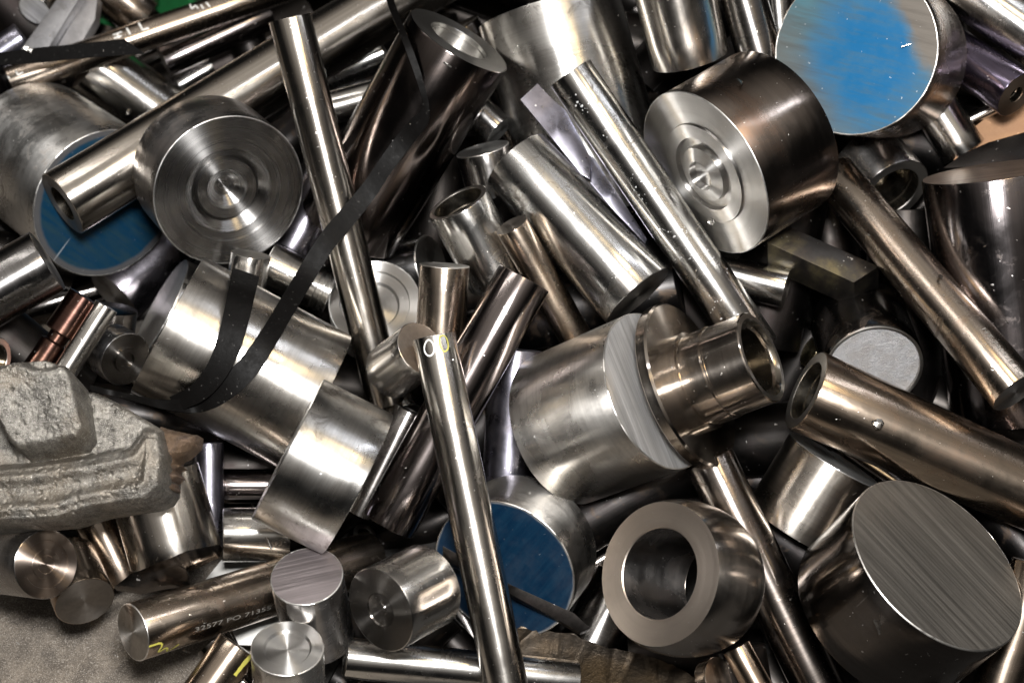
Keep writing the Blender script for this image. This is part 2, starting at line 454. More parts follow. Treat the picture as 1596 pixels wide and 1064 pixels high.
def bar(name, label, cat, loc, axis, front, L, r, body, r2=None, f0=None, face=None, bore=None, bored=1.0, prof=None, nicks=0, texts=(), strokes=(), group=None):
    r2 = r2 or r
    c = min(0.7, r * 0.03)
    M = frame(loc, axis, front)
    parts = []
    wall = [(r - c, 0), (r - c * 0.35, c * 0.3), (r, c)]
    nseg = 4
    for k in range(1, nseg): wall.append((r + (r2 - r) * k / nseg, L * k / nseg))
    wall += [(r2, L - c), (r2 - c * 0.35, L - c * 0.3), (r2 - c, L)]
    inner = 0.0
    if prof == 'sleeve':
        F = r * 1.865; t = L * 0.86
        wall = [(r - c, 0), (r, c), (r, L * .44), (r * .985, L * .45), (r * .985, L * .47), (r * 1.03, L * .48), (r * 1.03, L * .70), (r * 1.0, L * .705), (r * 1.0, L * .74), (r * 1.10, L * .75), (r * 1.10, t), (F - c * 2, t), (F, t + c * 2), (F, L - c), (F - c, L)]
    if prof == 'ball':
        wall = [(r * .995, 0), (r, r * .01)] + [(r * k, r * z) for k, z in ((1.03, .09), (1.06, .20), (1.085, .36), (1.095, .55), (1.085, .75), (1.05, .95), (.99, 1.13), (.90, 1.28), (.78, 1.40), (.62, 1.5))]
    if prof == 'lipped':
        wall = [(r - c, 0), (r, c), (r, L * .78), (r * .93, L * .79), (r * .93, L * .84), (r, L * .85), (r, L * .89), (r * .93, L * .90), (r * .93, L * .94), (r * 1.04, L * .95), (r * 1.04, L - c), (r, L)]
    if prof == 'stepped':
        wall = [(r - c, 0), (r, c), (r, L * .40), (r * .93, L * .415), (r * .6, L * .42), (r * .6, L * .50), (r * .82, L * .52), (r * .82, L - c), (r * .8, L)]
    endr = wall[-1][0]
    facep = None
    if f0 == 'thread':
        ri = r * .86
        facep = ('ring_plain', [(r - c, 0), (ri, 0)])
        th = [(ri, 0), (r * .80, r * .06)]
        z = r * .10
        for k in range(14):
            th += [(r * .78, z), (r * .70, z + r * .035)]; z += r * .07
        th += [(r * .66, z), (r * .66, L * .97), (0, L * .97)]
        parts.append(('bore', 'bore_in', th))
    elif f0 == 'ring':
        facep = ('ring', [(r * .995, 0), (r * .645, 0), (r * .63, r * .015)])
        parts.append(('bore', 'dark', [(r * .63, r * .015), (r * .63, r * .5), (r * .63, r * 1.0), (r * .62, r * 1.5)]))
        inner = r * .62
    elif bore:
        ri = r * bore; fm = {'bore': 'ring_plain', 'bore_dark': 'plain_dark', 'bore_grey': 'bore_grey', 'bore_tan': 'bore_tan', 'ring_plain': 'ring_plain'}[f0]
        facep = (fm, [(r - c, 0), (ri + c * .6, 0), (ri, c * .6)])
        dep = min(L * .92, r * bored)
        pr = [(ri, c * .6), (ri, dep * .3), (ri * .95, dep * .32), (ri * .95, dep * .45), (ri, dep * .47), (ri, dep), (0, dep * 1.02)]
        parts.append(('bore', 'bore_grey' if f0 == 'bore_grey' else 'bore_in', pr))
    elif f0 and face:
        facep = ({'turned': 'turned'}.get(f0, f0), [((r - c) * a if a < 1 else r - c, b * r) for a, b in face])
    elif f0 == 'fracture':
        facep = ('plain', [(r - c, 0), (r * .95, -r * .01), (r * .915, 0), (r * .90, r * .05)])
        parts.append(('broken_core', 'fracture', [(r * .90, r * .05), (r * .7, r * .045), (r * .4, r * .04), (0, r * .045)]))
    elif f0:
        facep = (f0, [(r - c, 0), (r * .8, 0), (r * .4, 0), (0, 0)])
    S = MM
    if facep is None: wall = [(0, 0)] + wall
    wall = wall + ([(inner, wall[-1][1])] if inner else [(0, wall[-1][1])])
    me = lathe('body', [(a * S, b * S) for a, b in wall], body, wob=0.0012)
    single = facep is None and not texts and not strokes and not nicks and not parts
    if single:
        o = link(name, me); o.matrix_world = M
        return tag(o, label, cat, group or 'loose steel offcuts in the heap')
    root = link(name, None); root.empty_display_size = 0.01
    root.matrix_world = M
    tag(root, label, cat, group or 'loose steel offcuts in the heap')
    link('body', me, root)
    if facep: link('end_face', lathe('end_face', [(a * S, b * S) for a, b in facep[1]], facep[0], wob=0.0012), root)
    if f0 in ('blue', 'turned_grey', 'sawn', 'sawn_dark', 'blue_dark', 'blue_dark2', 'turned', 'streak', 'plain', 'worn') and r > 14:
        link('rim_burr', burr_ring(r, c), root)
    for nm, mt, pr in parts: link(nm, lathe(nm, [(a * S, b * S) for a, b in pr], mt, wob=0.0012), root)
    for t in texts:
        link('etched_number', text_mesh(t[0], t[1], t[2], t[3], t[4], t[5], t[6], r, t[7]), root)
    for m, w, pts in strokes:
        link('paint_mark', stroke_mesh(pts, w, lambda z: r + (r2 - r) * z / L, m), root)
    if nicks:
        bm = bmesh.new()
        for k in range(110):
            q = RND.choice((.10, .22, .38, .42, .55, .60, .66, .72, .83, .9)); z = L * min(.97, max(.03, RND.gauss(q, .022))); a = RND.gauss((q * 7 % 1 - .5) * 1.2, .28)
            s = r * RND.choice((.012, .018, .025, .035))
            mm_ = Matrix.Rotation(a, 4, 'Z') @ Matrix.Translation((r * S, 0, z * S)) @ Matrix.Diagonal((s * S * .35, s * S * RND.uniform(.4, 2.2), s * S * RND.uniform(.4, 2.0), 1))
            bmesh.ops.create_icosphere(bm, subdivisions=1, radius=1.0, matrix=mm_)
        me = bpy.data.meshes.new('burrs'); bm.to_mesh(me); bm.free()
        o = link('burrs', finish(me, 'fleck', smooth=False), root); o['kind'] = 'stuff'
    return root

def solid(name, pts, ext, mat, inset=0.0, rag=0.0):
    n = len(pts); P = [Vector(p) * MM for p in pts]; E = Vector(ext) * MM
    if rag:
        Q = []
        for i in range(n):
            a, b = P[i], P[(i + 1) % n]
            for k in range(4):
                q = a.lerp(b, k / 4); q = q + noise.noise_vector(q * 260) * rag * MM
                Q.append(q)
        P = Q; n = len(P)
    org = sum(P, Vector()) / n
    bm = bmesh.new()
    top = [bm.verts.new(p - org) for p in P]
    bot = [bm.verts.new(p - org + E) for p in P]
    bm.faces.new(top); bm.faces.new(list(reversed(bot)))
    for i in range(n):
        j = (i + 1) % n
        bm.faces.new((top[j], top[i], bot[i], bot[j]))
    bmesh.ops.recalc_face_normals(bm, faces=bm.faces)
    if not rag:
        bmesh.ops.bevel(bm, geom=list(bm.edges), offset=0.00035, segments=2, affect='EDGES', profile=0.6)
    else:
        bmesh.ops.triangulate(bm, faces=[f for f in bm.faces if len(f.verts) > 4])
        bmesh.ops.subdivide_edges(bm, edges=list(bm.edges), cuts=2, use_grid_fill=True)
        for v in bm.verts: v.co += noise.noise_vector((v.co + org) * 150) * 0.0004 * rag
    me = bpy.data.meshes.new(name); bm.to_mesh(me); bm.free()
    return finish(me, mat, 24 if not rag else 40), org

def plate(name, label, cat, pts, ext, mat, rough=0):
    me, org = solid(name, pts, ext, mat, rag=[0, .9, 1.6, .45][rough])
    o = link(name, me, None, org)
    return tag(o, label, cat, 'loose steel offcuts in the heap')

def strap(name, label, pairs):
    """thin springy band; pairs are the two edges along its length"""
    def cr(p0, p1, p2, p3, t):
        return 0.5 * ((2 * p1) + (p2 - p0) * t + (2 * p0 - 5 * p1 + 4 * p2 - p3) * t * t + (3 * p1 - p0 - 3 * p2 + p3) * t ** 3)
    A = [Vector(a) * MM for a, b in pairs]; B = [Vector(b) * MM for a, b in pairs]
    def fine(P):
        R = []
        for i in range(len(P) - 1):
            q = [P[max(0, i - 1)], P[i], P[i + 1], P[min(len(P) - 1, i + 2)]]
            for k in range(6): R.append(cr(*q, k / 6))
        return R + [P[-1]]
    A, B = fine(A), fine(B)
    org = A[len(A) // 2].copy()
    vs, fs = [], []
    n = len(A)
    for i in range(n):
        t = (A[min(i + 1, n - 1)] - A[max(i - 1, 0)]).normalized()
        w = (B[i] - A[i]).normalized(); nr = t.cross(w).normalized() * 0.0006
        for s in (1, -1):
            for k in range(5): vs.append(A[i].lerp(B[i], k / 4) + nr * s - org)
    for i in range(n - 1):
        b, d = i * 10, i * 10 + 10
        for k in range(4):
            fs.append((b + k, b + k + 1, d + k + 1, d + k)); fs.append((b + 5 + k, d + 5 + k, d + 6 + k, b + 6 + k))
        fs.append((b, d, d + 5, b + 5)); fs.append((b + 4, b + 9, d + 9, d + 4))
    fs.append((0, 5, 6, 1)); fs.append((1, 6, 7, 2)); fs.append((2, 7, 8, 3)); fs.append((3, 8, 9, 4))
    e = (n - 1) * 10
    for k in range(4): fs.append((e + k, e + k + 1, e + k + 6, e + k + 5))
    me = bpy.data.meshes.new(name); me.from_pydata(vs, [], fs)
    bm = bmesh.new(); bm.from_mesh(me); bmesh.ops.recalc_face_normals(bm, faces=bm.faces); bm.to_mesh(me); bm.free()
    o = link(name, finish(me, 'strapping', 35), None, org)
    return tag(o, label, 'steel strap', 'steel straps in the heap')

def chip(name, label, loc, size, kind):
    bm = bmesh.new(); s = size * MM * 0.5
    if kind == 'pin':
        for k in (-1, 1):
            bmesh.ops.create_cone(bm, cap_ends=True, segments=12, radius1=s * .22, radius2=s * .2, depth=s * 2, matrix=Matrix.Translation((k * s * .2, 0, 0)) @ Matrix.Rotation(1.2, 4, 'Y'))
        bm2 = bm
    elif kind == 'tri':
        v = [bm.verts.new(q) for q in ((-s, s * .6, 0), (s, s * .9, s * .2), (s * .1, s * .1, s * .1), (s * .7, -s, 0))]
        w = [bm.verts.new(q.co + Vector((0, 0, s * .3))) for q in v]
        for a in ((0, 1, 2), (1, 3, 2)):
            bm.faces.new([v[i] for i in a]); bm.faces.new([w[i] for i in reversed(a)])
        for a, b in ((0, 1), (1, 3), (3, 2), (2, 0)): bm.faces.new((v[a], v[b], w[b], w[a]))
    elif kind == 'arc':
        for k in range(7):
            a = -0.9 + k * .3
            m = Matrix.Translation((s * math.cos(a), s * math.sin(a), 0)) @ Matrix.Rotation(a, 4, 'Z')
            bmesh.ops.create_cube(bm, size=1, matrix=m @ Matrix.Diagonal((s * .55, s * .36, s * .2, 1)))
    else:
        bmesh.ops.create_icosphere(bm, subdivisions=2, radius=s * .6)
        for v in bm.verts: v.co += noise.noise_vector(v.co * 900) * s * .45
    bmesh.ops.recalc_face_normals(bm, faces=bm.faces)
    me = bpy.data.meshes.new(name); bm.to_mesh(me); bm.free()
    o = link(name, finish(me, 'chipmat', 30), None, Vector(loc) * MM)
    o.rotation_euler = (CAM_TILT * .0174, RND.uniform(-.3, .3), RND.uniform(0, 3))
    return tag(o, label, 'metal chip', 'metal chips on the heap')

def casting(loc, ex, ey, u):
    """sand-cast lug: ribbed slab, square boss, broken end; u = millimetres per drawing unit"""
    ex = Vector(ex).normalized(); ey = Vector(ey); ey = (ey - ex * ey.dot(ex)).normalized(); ez = ex.cross(ey)
    k = u * MM
    def sdf(poly, x, y):
        """signed distance to a polygon, positive inside"""
        d = 1e9; ins = False; n = len(poly)
        for i in range(n):
            x0, y0 = poly[i - 1]; x1, y1 = poly[i]
            ex_, ey_ = x1 - x0, y1 - y0
            t = max(0.0, min(1.0, ((x - x0) * ex_ + (y - y0) * ey_) / (ex_ * ex_ + ey_ * ey_)))
            d = min(d, math.hypot(x - x0 - ex_ * t, y - y0 - ey_ * t))
            if (y0 > y) != (y1 > y) and x < (x1 - x0) * (y - y0) / (y1 - y0) + x0: ins = not ins
        return d if ins else -d
    def sst(a, b, v):
        t = max(0.0, min(1.0, (v - a) / (b - a))); return t * t * (3 - 2 * t)
    def relief(name, poly, height, step, depth, mat, er=11.0, ed=15.0, amp=0.5, shear=(0.0, 0.0)):
        """a cast shape: top surface height(x, y, d) over the outline, with a rounded skirt down to -depth"""
        x0, x1 = min(p[0] for p in poly) - step, max(p[0] for p in poly) + step
        y0, y1 = min(p[1] for p in poly) - step, max(p[1] for p in poly) + step
        nx, ny = int((x1 - x0) / step) + 1, int((y1 - y0) / step) + 1
        vid, vs, fs = {}, [], []
        def vert(i, j):
            if (i, j) in vid: return vid[(i, j)]
            x, y = x0 + i * step, y0 + j * step
            d = dist[(i, j)]
            if d < 0:                      # pull outline points onto the edge and down the side
                g = Vector((sdf(poly, x + .5, y) - sdf(poly, x - .5, y), sdf(poly, x, y + .5) - sdf(poly, x, y - .5)))
                if g.length > 1e-6:
                    g.normalize(); x -= g.x * d; y -= g.y * d
                z = -depth
            else:
                z = height(x, y, d)
                e = max(0.0, 1 - d / er); z -= ed * e * e
            p = Vector((x, y, z)); q = p * .013
            p += (noise.noise_vector(p * .05) * 1.2 + noise.noise_vector(p * .17) * 1.0 + noise.noise_vector(p * .42) * .8) * amp
            p.z += noise.fractal(q, .9, 2.1, 3) * 2.0 * amp - max(0.0, noise.noise(p * .16 + Vector((9, 2, 5))) - .30) * 9
            p.x += shear[0] * max(0.0, p.z); p.y += shear[1] * max(0.0, p.z)
            vid[(i, j)] = len(vs); vs.append(p * k)
            return vid[(i, j)]
        dist = {(i, j): sdf(poly, x0 + i * step, y0 + j * step) for i in range(nx) for j in range(ny)}
        for i in range(nx - 1):
            for j in range(ny - 1):
                c4 = [(i, j), (i + 1, j), (i + 1, j + 1), (i, j + 1)]
                if max(dist[q] for q in c4) <= 0: continue
                fs.append([vert(*q) for q in c4])
        me = bpy.data.meshes.new(name); me.from_pydata(vs, [], fs)
        return finish(me, mat, 75)
    # drawing coordinates: x right from the left border, y up from row 700
    slab = [(-120, 72), (-20, 70), (60, 84), (142, 92), (160, 86), (205, 62), (258, 32), (272, -10), (270, -62), (262, -76), (246, -83), (158, -98), (112, -113), (-120, -133)]
    boss = [(6, 64), (20, 116), (96, 124), (130, 114), (142, 92), (158, 20), (148, 2), (58, -16), (44, -8)]
    low = [(-120, -38), (60, -26), (150, -12), (214, 2), (232, 30), (262, 30), (272, -10), (270, -62), (246, -83), (158, -98), (112, -113), (-120, -133)]
    tip = [(244, 44), (262, 38), (292, 32), (306, 30), (304, 12), (288, -4), (274, -12), (284, -20), (272, -27), (282, -36), (270, -44), (276, -56), (262, -60), (240, -20)]
    root = link('iron_casting', None); root.empty_display_size = .01
    m = Matrix((ex, ey, ez)).transposed().to_4x4(); m.translation = Vector(loc) * MM
    root.matrix_world = m
    tag(root, 'rough grey iron casting with a square lug lying at the left edge', 'casting')
    def h_body(x, y, d):
        dl = sdf(low, x, y); db = sdf(boss, x, y)
        z = 26 * sst(-7, 9, dl) + 9 * math.exp(-((dl - 22) / 9.0) ** 2) - .25 * max(0.0, dl - 30) * 1.2      # ledge with its rolled bead
        z += 7 * sst(-22, -2, db)                                            # fillet round the lug
        return z
    link('body', relief('body', slab, h_body, 1.6, 74, 'cast', 7.0, 9.0, 0.38), root)
    def h_lug(x, y, d):
        return 84 + (y - 30) * .35 - 26 * sst(76, 98, y + 5 * math.sin(x * .08)) - (x - 80) * .10 + 3 * math.sin(x * .05 + y * .03)
    link('lug', relief('lug', [(x * .98 + 4, y * .92 - 10) for x, y in boss], h_lug, 1.6, 4, 'cast', 6.0, 9.0, 0.45, (-0.06, 0.26)), root)
    link('broken_tip', relief('broken_tip', tip, lambda x, y, d: -14 + 7 * sst(0, 16, d), 1.7, 60, 'rusty'), root)

# ------------------------------------------------------------------ setting
def floor():
    bm = bmesh.new()
    bmesh.ops.create_grid(bm, x_segments=120, y_segments=120, size=1.0)
    for v in bm.verts:
        d = max(abs(v.co.x), abs(v.co.y))
        v.co *= 0.9 + 3.0 * max(0, d - .6)
        v.co.y += 0.55
        v.co.z = noise.fractal(v.co * 14, 1, 2, 4) * 0.0012 - 0.0015
    me = bpy.data.meshes.new('concrete_floor'); bm.to_mesh(me); bm.free()
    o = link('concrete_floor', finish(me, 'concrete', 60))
    o['kind'] = 'structure'
floor()

# ------------------------------------------------------------------ the heap (millimetres, world axes)
bar('round_bar', 'long slim bright bar in the foreground with white and yellow ring marks at its top', 'steel bar', (-48.85, 589.53, 178.62), (0.2053, -0.8184, -0.5367), (0.0366, -0.5415, 0.8399), 253.38, 13.61, 'drawn', strokes=[('white_paint', 0.96, [(1.314, 0.247), (4.931, 0.534), (9.645, 0.584), (12.68, 0.367), (10.573, 0.119), (5.464, 0.071), (1.314, 0.247)]), ('yellow_paint', 0.96, [(1.439, -0.229), (1.301, -0.518), (5.152, -0.624), (10.303, -0.565), (11.75, -0.312), (8.192, -0.185), (1.439, -0.229)])])
bar('steel_blank', 'short wide bright blank in front of its twin, right of the casting', 'steel blank', (-137.19, 521.64, 155.25), (0.8807, -0.3057, -0.3618), (0.1563, -0.5335, 0.8312), 47.92, 47.82, 'brush')
bar('steel_blank', 'long wide bright blank with black strap curled over it', 'steel blank', (-226.89, 628.6, 138.8), (0.8655, -0.2804, -0.4151), (0.1932, -0.5777, 0.7931), 110.10, 50.28, 'brush')
bar('steel_stub', 'small pale stub standing above the long wide blank', 'steel stub', (-179.32, 694.37, 130.82), (-0.1879, -0.6417, -0.7436), (0.1258, -0.7666, 0.6297), 29.29, 13.66, 'bright', f0='plain')
bar('steel_stub', 'short stub with tan end face under the top of the marked rod', 'steel stub', (-57.22, 591.28, 163.17), (-0.5972, 0.0662, -0.7993), (-0.5383, -0.7719, 0.3383), 37.25, 18.26, 'bright', f0='plain_tan')
bar('turned_disc', 'small upright turned cylinder with a dished top at the bottom edge', 'steel cylinder', (-131.97, 407.23, 118.11), (-0.0506, -0.2922, -0.955), (0.1473, -0.948, 0.2823), 46.04, 21.49, 'bright', f0='turned', face=[(1, 0), (0.68, 0), (0.66, 0.03), (0.62, 0.07), (0.3, 0.08), (0, 0.08)])
bar('steel_cylinder', 'upright grey cylinder with purple streaked flat top beside the numbered bar', 'steel cylinder', (-123.23, 450.81, 124.98), (0.0384, -0.1892, -0.9812), (0.2437, -0.9505, 0.1928), 60.58, 21.95, 'dark', f0='streak')
bar('steel_cylinder', 'short cylinder with dark mirror turned face left of the long rod', 'steel cylinder', (-77.88, 428.42, 124.76), (0.6283, 0.6255, -0.4626), (0.6285, -0.0575, 0.7757), 42.72, 26.21, 'bright', f0='turned_dark', face=[(1, 0), (0.42, 0), (0.4, 0.03), (0.34, 0.04), (0.16, 0.04), (0.14, 0.02), (0, 0.02)])
bar('round_bar', 'horizontal bar lying along the bottom edge', 'steel bar', (-103.75, 426.14, 64.04), (0.9706, 0.0039, -0.2405), (0.2198, -0.4205, 0.8803), 148.79, 12.77, 'bright')
bar('round_bar', 'brown bar with yellow paint behind the dished upright cylinder', 'steel bar', (-164.14, 417.07, 99.83), (-0.5606, -0.7665, -0.3134), (0.1376, -0.4594, 0.8775), 46.24, 13.87, 'warm', strokes=[('yellow_paint', 2.8, [(-0.482, -0.736), (6.266, -0.672), (14.631, -0.633)])])
bar('round_bar', 'slim bright rod leaning across the long shaft beside the stepped disc', 'steel bar', (-146.79, 794.91, 254.27), (0.2219, -0.6598, -0.718), (0.1281, -0.7102, 0.6922), 268.42, 14.42, 'drawn', r2=13.15)
bar('steel_tube', 'dark bored cylinder standing tilted at the top centre', 'steel tube', (-35.49, 798.7, 230.63), (-0.5097, -0.3892, -0.7673), (-0.1038, -0.8575, 0.5039), 157.50, 37.65, 'blackpol', f0='bore_grey', bore=0.57, bored=0.26)
bar('turned_disc', 'thick stepped disc with concentric rings turned in its dark face', 'steel disc', (-192.19, 722.99, 163.36), (-0.4551, 0.7855, -0.4194), (-0.5428, 0.1287, 0.83), 52.03, 52.85, 'dark', f0='turned_grey', face=[(1, 0), (0.69, 0), (0.68, 0.03), (0.57, 0.03), (0.55, 0.05), (0.41, 0.16), (0.4, 0.1), (0.27, 0.1), (0.26, 0.14), (0.13, 0.24), (0.12, 0.3), (0, 0.3)])
bar('round_bar', 'long thick shaft with hollow end crossing the upper left', 'steel shaft', (-309.84, 724.46, 148.38), (0.7289, 0.6845, -0.0068), (0.458, -0.4803, 0.748), 357.77, 23.87, 'drawn', f0='bore_dark', bore=0.55, bored=0.35)
bar('round_bar', 'thick bar on the concrete with etched number and yellow scrawl', 'steel bar', (-229.21, 426.4, 98.81), (0.7255, 0.521, -0.4497), (0.6198, -0.2105, 0.756), 183.39, 17.84, 'warm', f0='worn', texts=[('32577 PO 71355', 32.5, 0.665, 88.7, 0.76, 4.27, -1, 'etch')], strokes=[('yellow_paint', 1.36, [(0.326, 0.655), (10.88, 0.65), (7.01, 1.15), (14.233, 0.912), (15.146, 1.355), (22.29, 1.007)])])
bar('flanged_sleeve', 'flanged sleeve with threaded bore and wide collar at the centre right', 'steel sleeve', (155.15, 576.94, 174.22), (-0.8038, 0.0089, -0.5948), (-0.4753, -0.6108, 0.6332), 58.29, 29.51, 'polish', f0='thread', prof='sleeve')
bar('steel_cylinder', 'big cylinder with wide saw-cut face at the lower right corner', 'steel cylinder', (254.61, 455.4, 133.38), (-0.4209, -0.1279, -0.8981), (-0.6344, -0.6661, 0.3922), 60.46, 59.82, 'black', f0='sawn_dark')
bar('valve_ball', 'bored valve ball with flat tan ring face at the bottom', 'valve ball', (87.62, 449.16, 131.37), (0.6584, 0.2426, -0.7125), (0.7271, -0.4498, 0.5187), 64.33, 43.24, 'polish', f0='ring', prof='ball')
bar('steel_pin', 'thin pin poking out at the bottom beside the valve ball', 'steel pin', (139.09, 429.53, 71.57), (0.4638, -0.8073, -0.3649), (-0.1135, -0.4626, 0.8792), 61.88, 9.14, 'warm')
bar('steel_disc', 'small brownish oval disc at the bottom edge', 'steel disc', (128.95, 414.08, 58.49), (-0.6976, 0.1189, -0.7065), (-0.6809, -0.417, 0.6021), 8.71, 14.33, 'warm', f0='plain_tan')
plate('torn_plate', 'flame cut plate with ragged edge at the bottom', 'steel plate', [(0.83, 455.83, 40.48), (5.79, 457.89, 41.83), (13.25, 456.1, 39.94), (20.7, 456.91, 40.13), (29.83, 455.14, 38.16), (38.96, 455.66, 38.02), (48.52, 451.95, 34.45), (62.68, 448.32, 30.68), (75.6, 446.95, 28.79), (86.04, 445.2, 26.75), (98.16, 442.17, 23.59), (109.89, 438.47, 19.91), (122.5, 432.15, 14.08), (130.17, 416.5, 1.08), (-7.46, 413.86, 7.32)], (0, 0.47, -11.53), 'scaled', rough=1)
bar('steel_tube', 'thick brown shaft with hollow ringed end running off the right edge', 'steel tube', (183.23, 561.87, 159.52), (0.9069, -0.2509, -0.3385), (0.096, -0.6593, 0.7458), 206.25, 26.40, 'warm', r2=24.00, f0='bore', bore=0.72, bored=1.0)
bar('steel_cylinder', 'big bright cylinder with pale saw-cut face touching the flanged sleeve', 'steel cylinder', (92.29, 568.52, 149.75), (-0.7152, 0.0992, -0.6919), (-0.5932, -0.6096, 0.5258), 81.51, 51.81, 'brush', f0='sawn')
plate('flat_strip', 'black flat strip under the dark blue face', 'flat strip', [(-43.28, 484.42, 101.02), (-0.4, 468.9, 78.42), (39.52, 457.85, 61.2), (49.85, 451.53, 53.09), (43.72, 449.2, 51.45), (-1.21, 464.79, 74.15), (-43.35, 478.7, 94.88)], (0, 3.82, -12.06), 'filler')
bar('round_bar', 'bright round bar with white nicks leaning over the purple flat strip', 'steel bar', (38.23, 757.93, 240.16), (0.5645, -0.633, -0.5298), (-0.07, -0.6762, 0.7334), 219.95, 15.54, 'bright', nicks=1)
bar('steel_cylinder', 'short cylinder with dark blue painted face behind the long rod', 'steel cylinder', (-5.35, 484.96, 67.75), (0.3901, 0.7748, -0.4975), (0.5287, 0.2538, 0.8099), 41.01, 48.58, 'brush', f0='blue_dark')
bar('round_bar', 'dark polished bar passing beneath the ring-marked rod', 'steel bar', (7.81, 635.7, 178.88), (-0.4834, -0.6972, -0.5293), (0.0021, -0.6056, 0.7958), 180.85, 18.09, 'darkpol')
bar('steel_cylinder', 'small upright cylinder standing behind the tan-ended stub', 'steel cylinder', (-43.92, 653.42, 169.92), (-0.0631, -0.7138, -0.6975), (0.0359, -0.7, 0.7132), 66.65, 16.31, 'warm', f0='plain')
bar('round_bar', 'narrow brownish rod with dark end beside the large slanting cylinder', 'steel rod', (-0.42, 677.51, 181.47), (0.4678, -0.4042, -0.786), (0.1696, -0.8318, 0.5286), 103.59, 11.35, 'warm', f0='plain_dark')
bar('steel_tube', 'short open tube with a shiny bore left of the narrow brownish rod', 'steel tube', (-36.03, 695.84, 183.35), (0.4297, -0.404, -0.8075), (0.1862, -0.8355, 0.5171), 60.62, 21.20, 'bright', f0='bore', bore=0.82, bored=1.6)
bar('steel_cylinder', 'large slanting bright cylinder in the middle of the heap', 'steel cylinder', (82.77, 643, 149.87), (-0.6343, 0.7323, 0.248), (-0.2094, -0.4714, 0.8567), 125.71, 27.03, 'bright', r2=25.34, f0='plain_dark')
plate('flat_strip', 'purple grey flat strip with cut end tucked behind the nicked bar', 'flat strip', [(5.67, 772.13, 201.49), (21.03, 787.64, 206.13), (31.48, 776, 200.64), (53.31, 735.6, 183.01), (52.24, 721.32, 177.63), (46.22, 724.81, 179.52)], (1.6, 1.35, -5.94), 'lilac')
plate('flat_strip', 'narrow purple grey strip tip under the nicked bar', 'flat strip', [(41.45, 748.05, 182.9), (55.36, 740.22, 178.6), (90.97, 687.84, 155.23), (88.7, 683.46, 153.78), (52.94, 722.78, 172.11)], (1.6, 0.88, -5.29), 'lilac')
bar('turned_blank', 'large blank with stepped flange face beside the nicked bar', 'steel blank', (123.35, 691.9, 215.47), (0.7757, 0.6287, -0.055), (0.3691, -0.3811, 0.8477), 63.52, 57.35, 'darkwarm', f0='turned', face=[(1, 0), (0.62, 0.015), (0.61, -0.01), (0.45, -0.01), (0.44, 0.05), (0.34, 0.05), (0.33, -0.02), (0.18, -0.06), (0.16, 0.02), (0.09, 0.05), (0, 0.06)])
bar('round_bar', 'etched brown rod lying below the large flanged blank', 'steel bar', (310.98, 555.09, 166.65), (-0.4593, 0.8882, 0.0101), (-0.4785, -0.257, 0.8397), 200.76, 16.64, 'warm', r2=15.85, f0='plain_dark', texts=[('HT 741923 PO', 41.0, 0.575, 0.53, 0.537, 4.36, 1, 'etch')])
bar('steel_cylinder', 'big cylinder with blue smeared face at the upper right', 'steel cylinder', (225.21, 772.48, 245.68), (0.4785, 0.5829, -0.6567), (0.8456, -0.5073, 0.1659), 80.28, 54.83, 'darkwarm', f0='blue')
plate('square_block', 'dark square block of steel near the etched brown rod', 'steel block', [(169.26, 676.4, 165.02), (185.57, 688.38, 166.6), (243.32, 663.86, 155.54), (225.44, 651.51, 154.06)], (2.4, -6.54, -19.58), 'darkpol_flat')
bar('round_bar', 'dark round with rough grey fractured face behind the hollow shaft', 'steel bar', (236.72, 601.35, 127.62), (0.0121, 0.9279, -0.3725), (-0.368, 0.3506, 0.8612), 58.82, 32.74, 'black', f0='fracture')
bar('steel_cylinder', 'bright cylinder slanting under the hollow brown shaft', 'steel cylinder', (210.98, 551.34, 94.69), (-0.493, -0.5983, -0.6316), (-0.2586, -0.5924, 0.763), 53.03, 33.91, 'brush', f0='plain')
bar('steel_ring', 'thin ring edge cut off by the left border', 'steel ring', (-319.72, 575.37, 173.67), (-0.9355, 0.2947, -0.1949), (-0.319, -0.4676, 0.8244), 12.55, 13.55, 'bright', f0='ring_plain', bore=0.7, bored=0.3)
bar('round_bar', 'dark bar below the large blue-faced cylinder at the left edge', 'steel bar', (-293.99, 636.65, 195.36), (-0.8505, -0.4835, -0.207), (0.1944, -0.6547, 0.7305), 74.65, 21.12, 'dark', f0='plain_dark')
bar('steel_cylinder', 'large cylinder with dark blue face under the hollow shaft end', 'steel cylinder', (-292.39, 758.31, 109.31), (-0.6353, 0.7089, -0.3062), (-0.5065, -0.0833, 0.8582), 117.41, 55.98, 'brush', f0='blue_dark2')
bar('steel_cylinder', 'wide bright cylinder at the top centre behind the nicked bar', 'steel cylinder', (25.42, 856.46, 207.39), (0.2798, -0.733, -0.62), (-0.056, -0.6571, 0.7517), 149.88, 50.84, 'brush')
bar('steel_cylinder', 'bright cylinder hanging in from the top edge beside the blue smeared one', 'steel cylinder', (103.69, 833.35, 269.14), (0.2684, -0.4838, -0.833), (-0.0411, -0.8697, 0.4918), 68.57, 26.99, 'bright')
bar('round_bar', 'dark bar sliding down between the valve ball and the saw-cut cylinder', 'steel bar', (126.35, 542.37, 109.95), (0.4283, -0.7691, -0.4744), (-0.1006, -0.5622, 0.8208), 186.16, 16.46, 'darkwarm')
bar('steel_cylinder', 'horizontal bright cylinder left of the short wide blank', 'steel cylinder', (-189.09, 512.51, 64.48), (0.9805, 0.1041, -0.1668), (0.1964, -0.477, 0.8567), 42.85, 17.61, 'bright')
bar('steel_cylinder', 'upright dark cylinder with brushed top at the right edge', 'steel cylinder', (312.84, 702.78, 205.86), (0.1679, -0.6717, -0.7215), (-0.2662, -0.7356, 0.6229), 162.61, 44.75, 'darkpol', f0='sawn_brown')
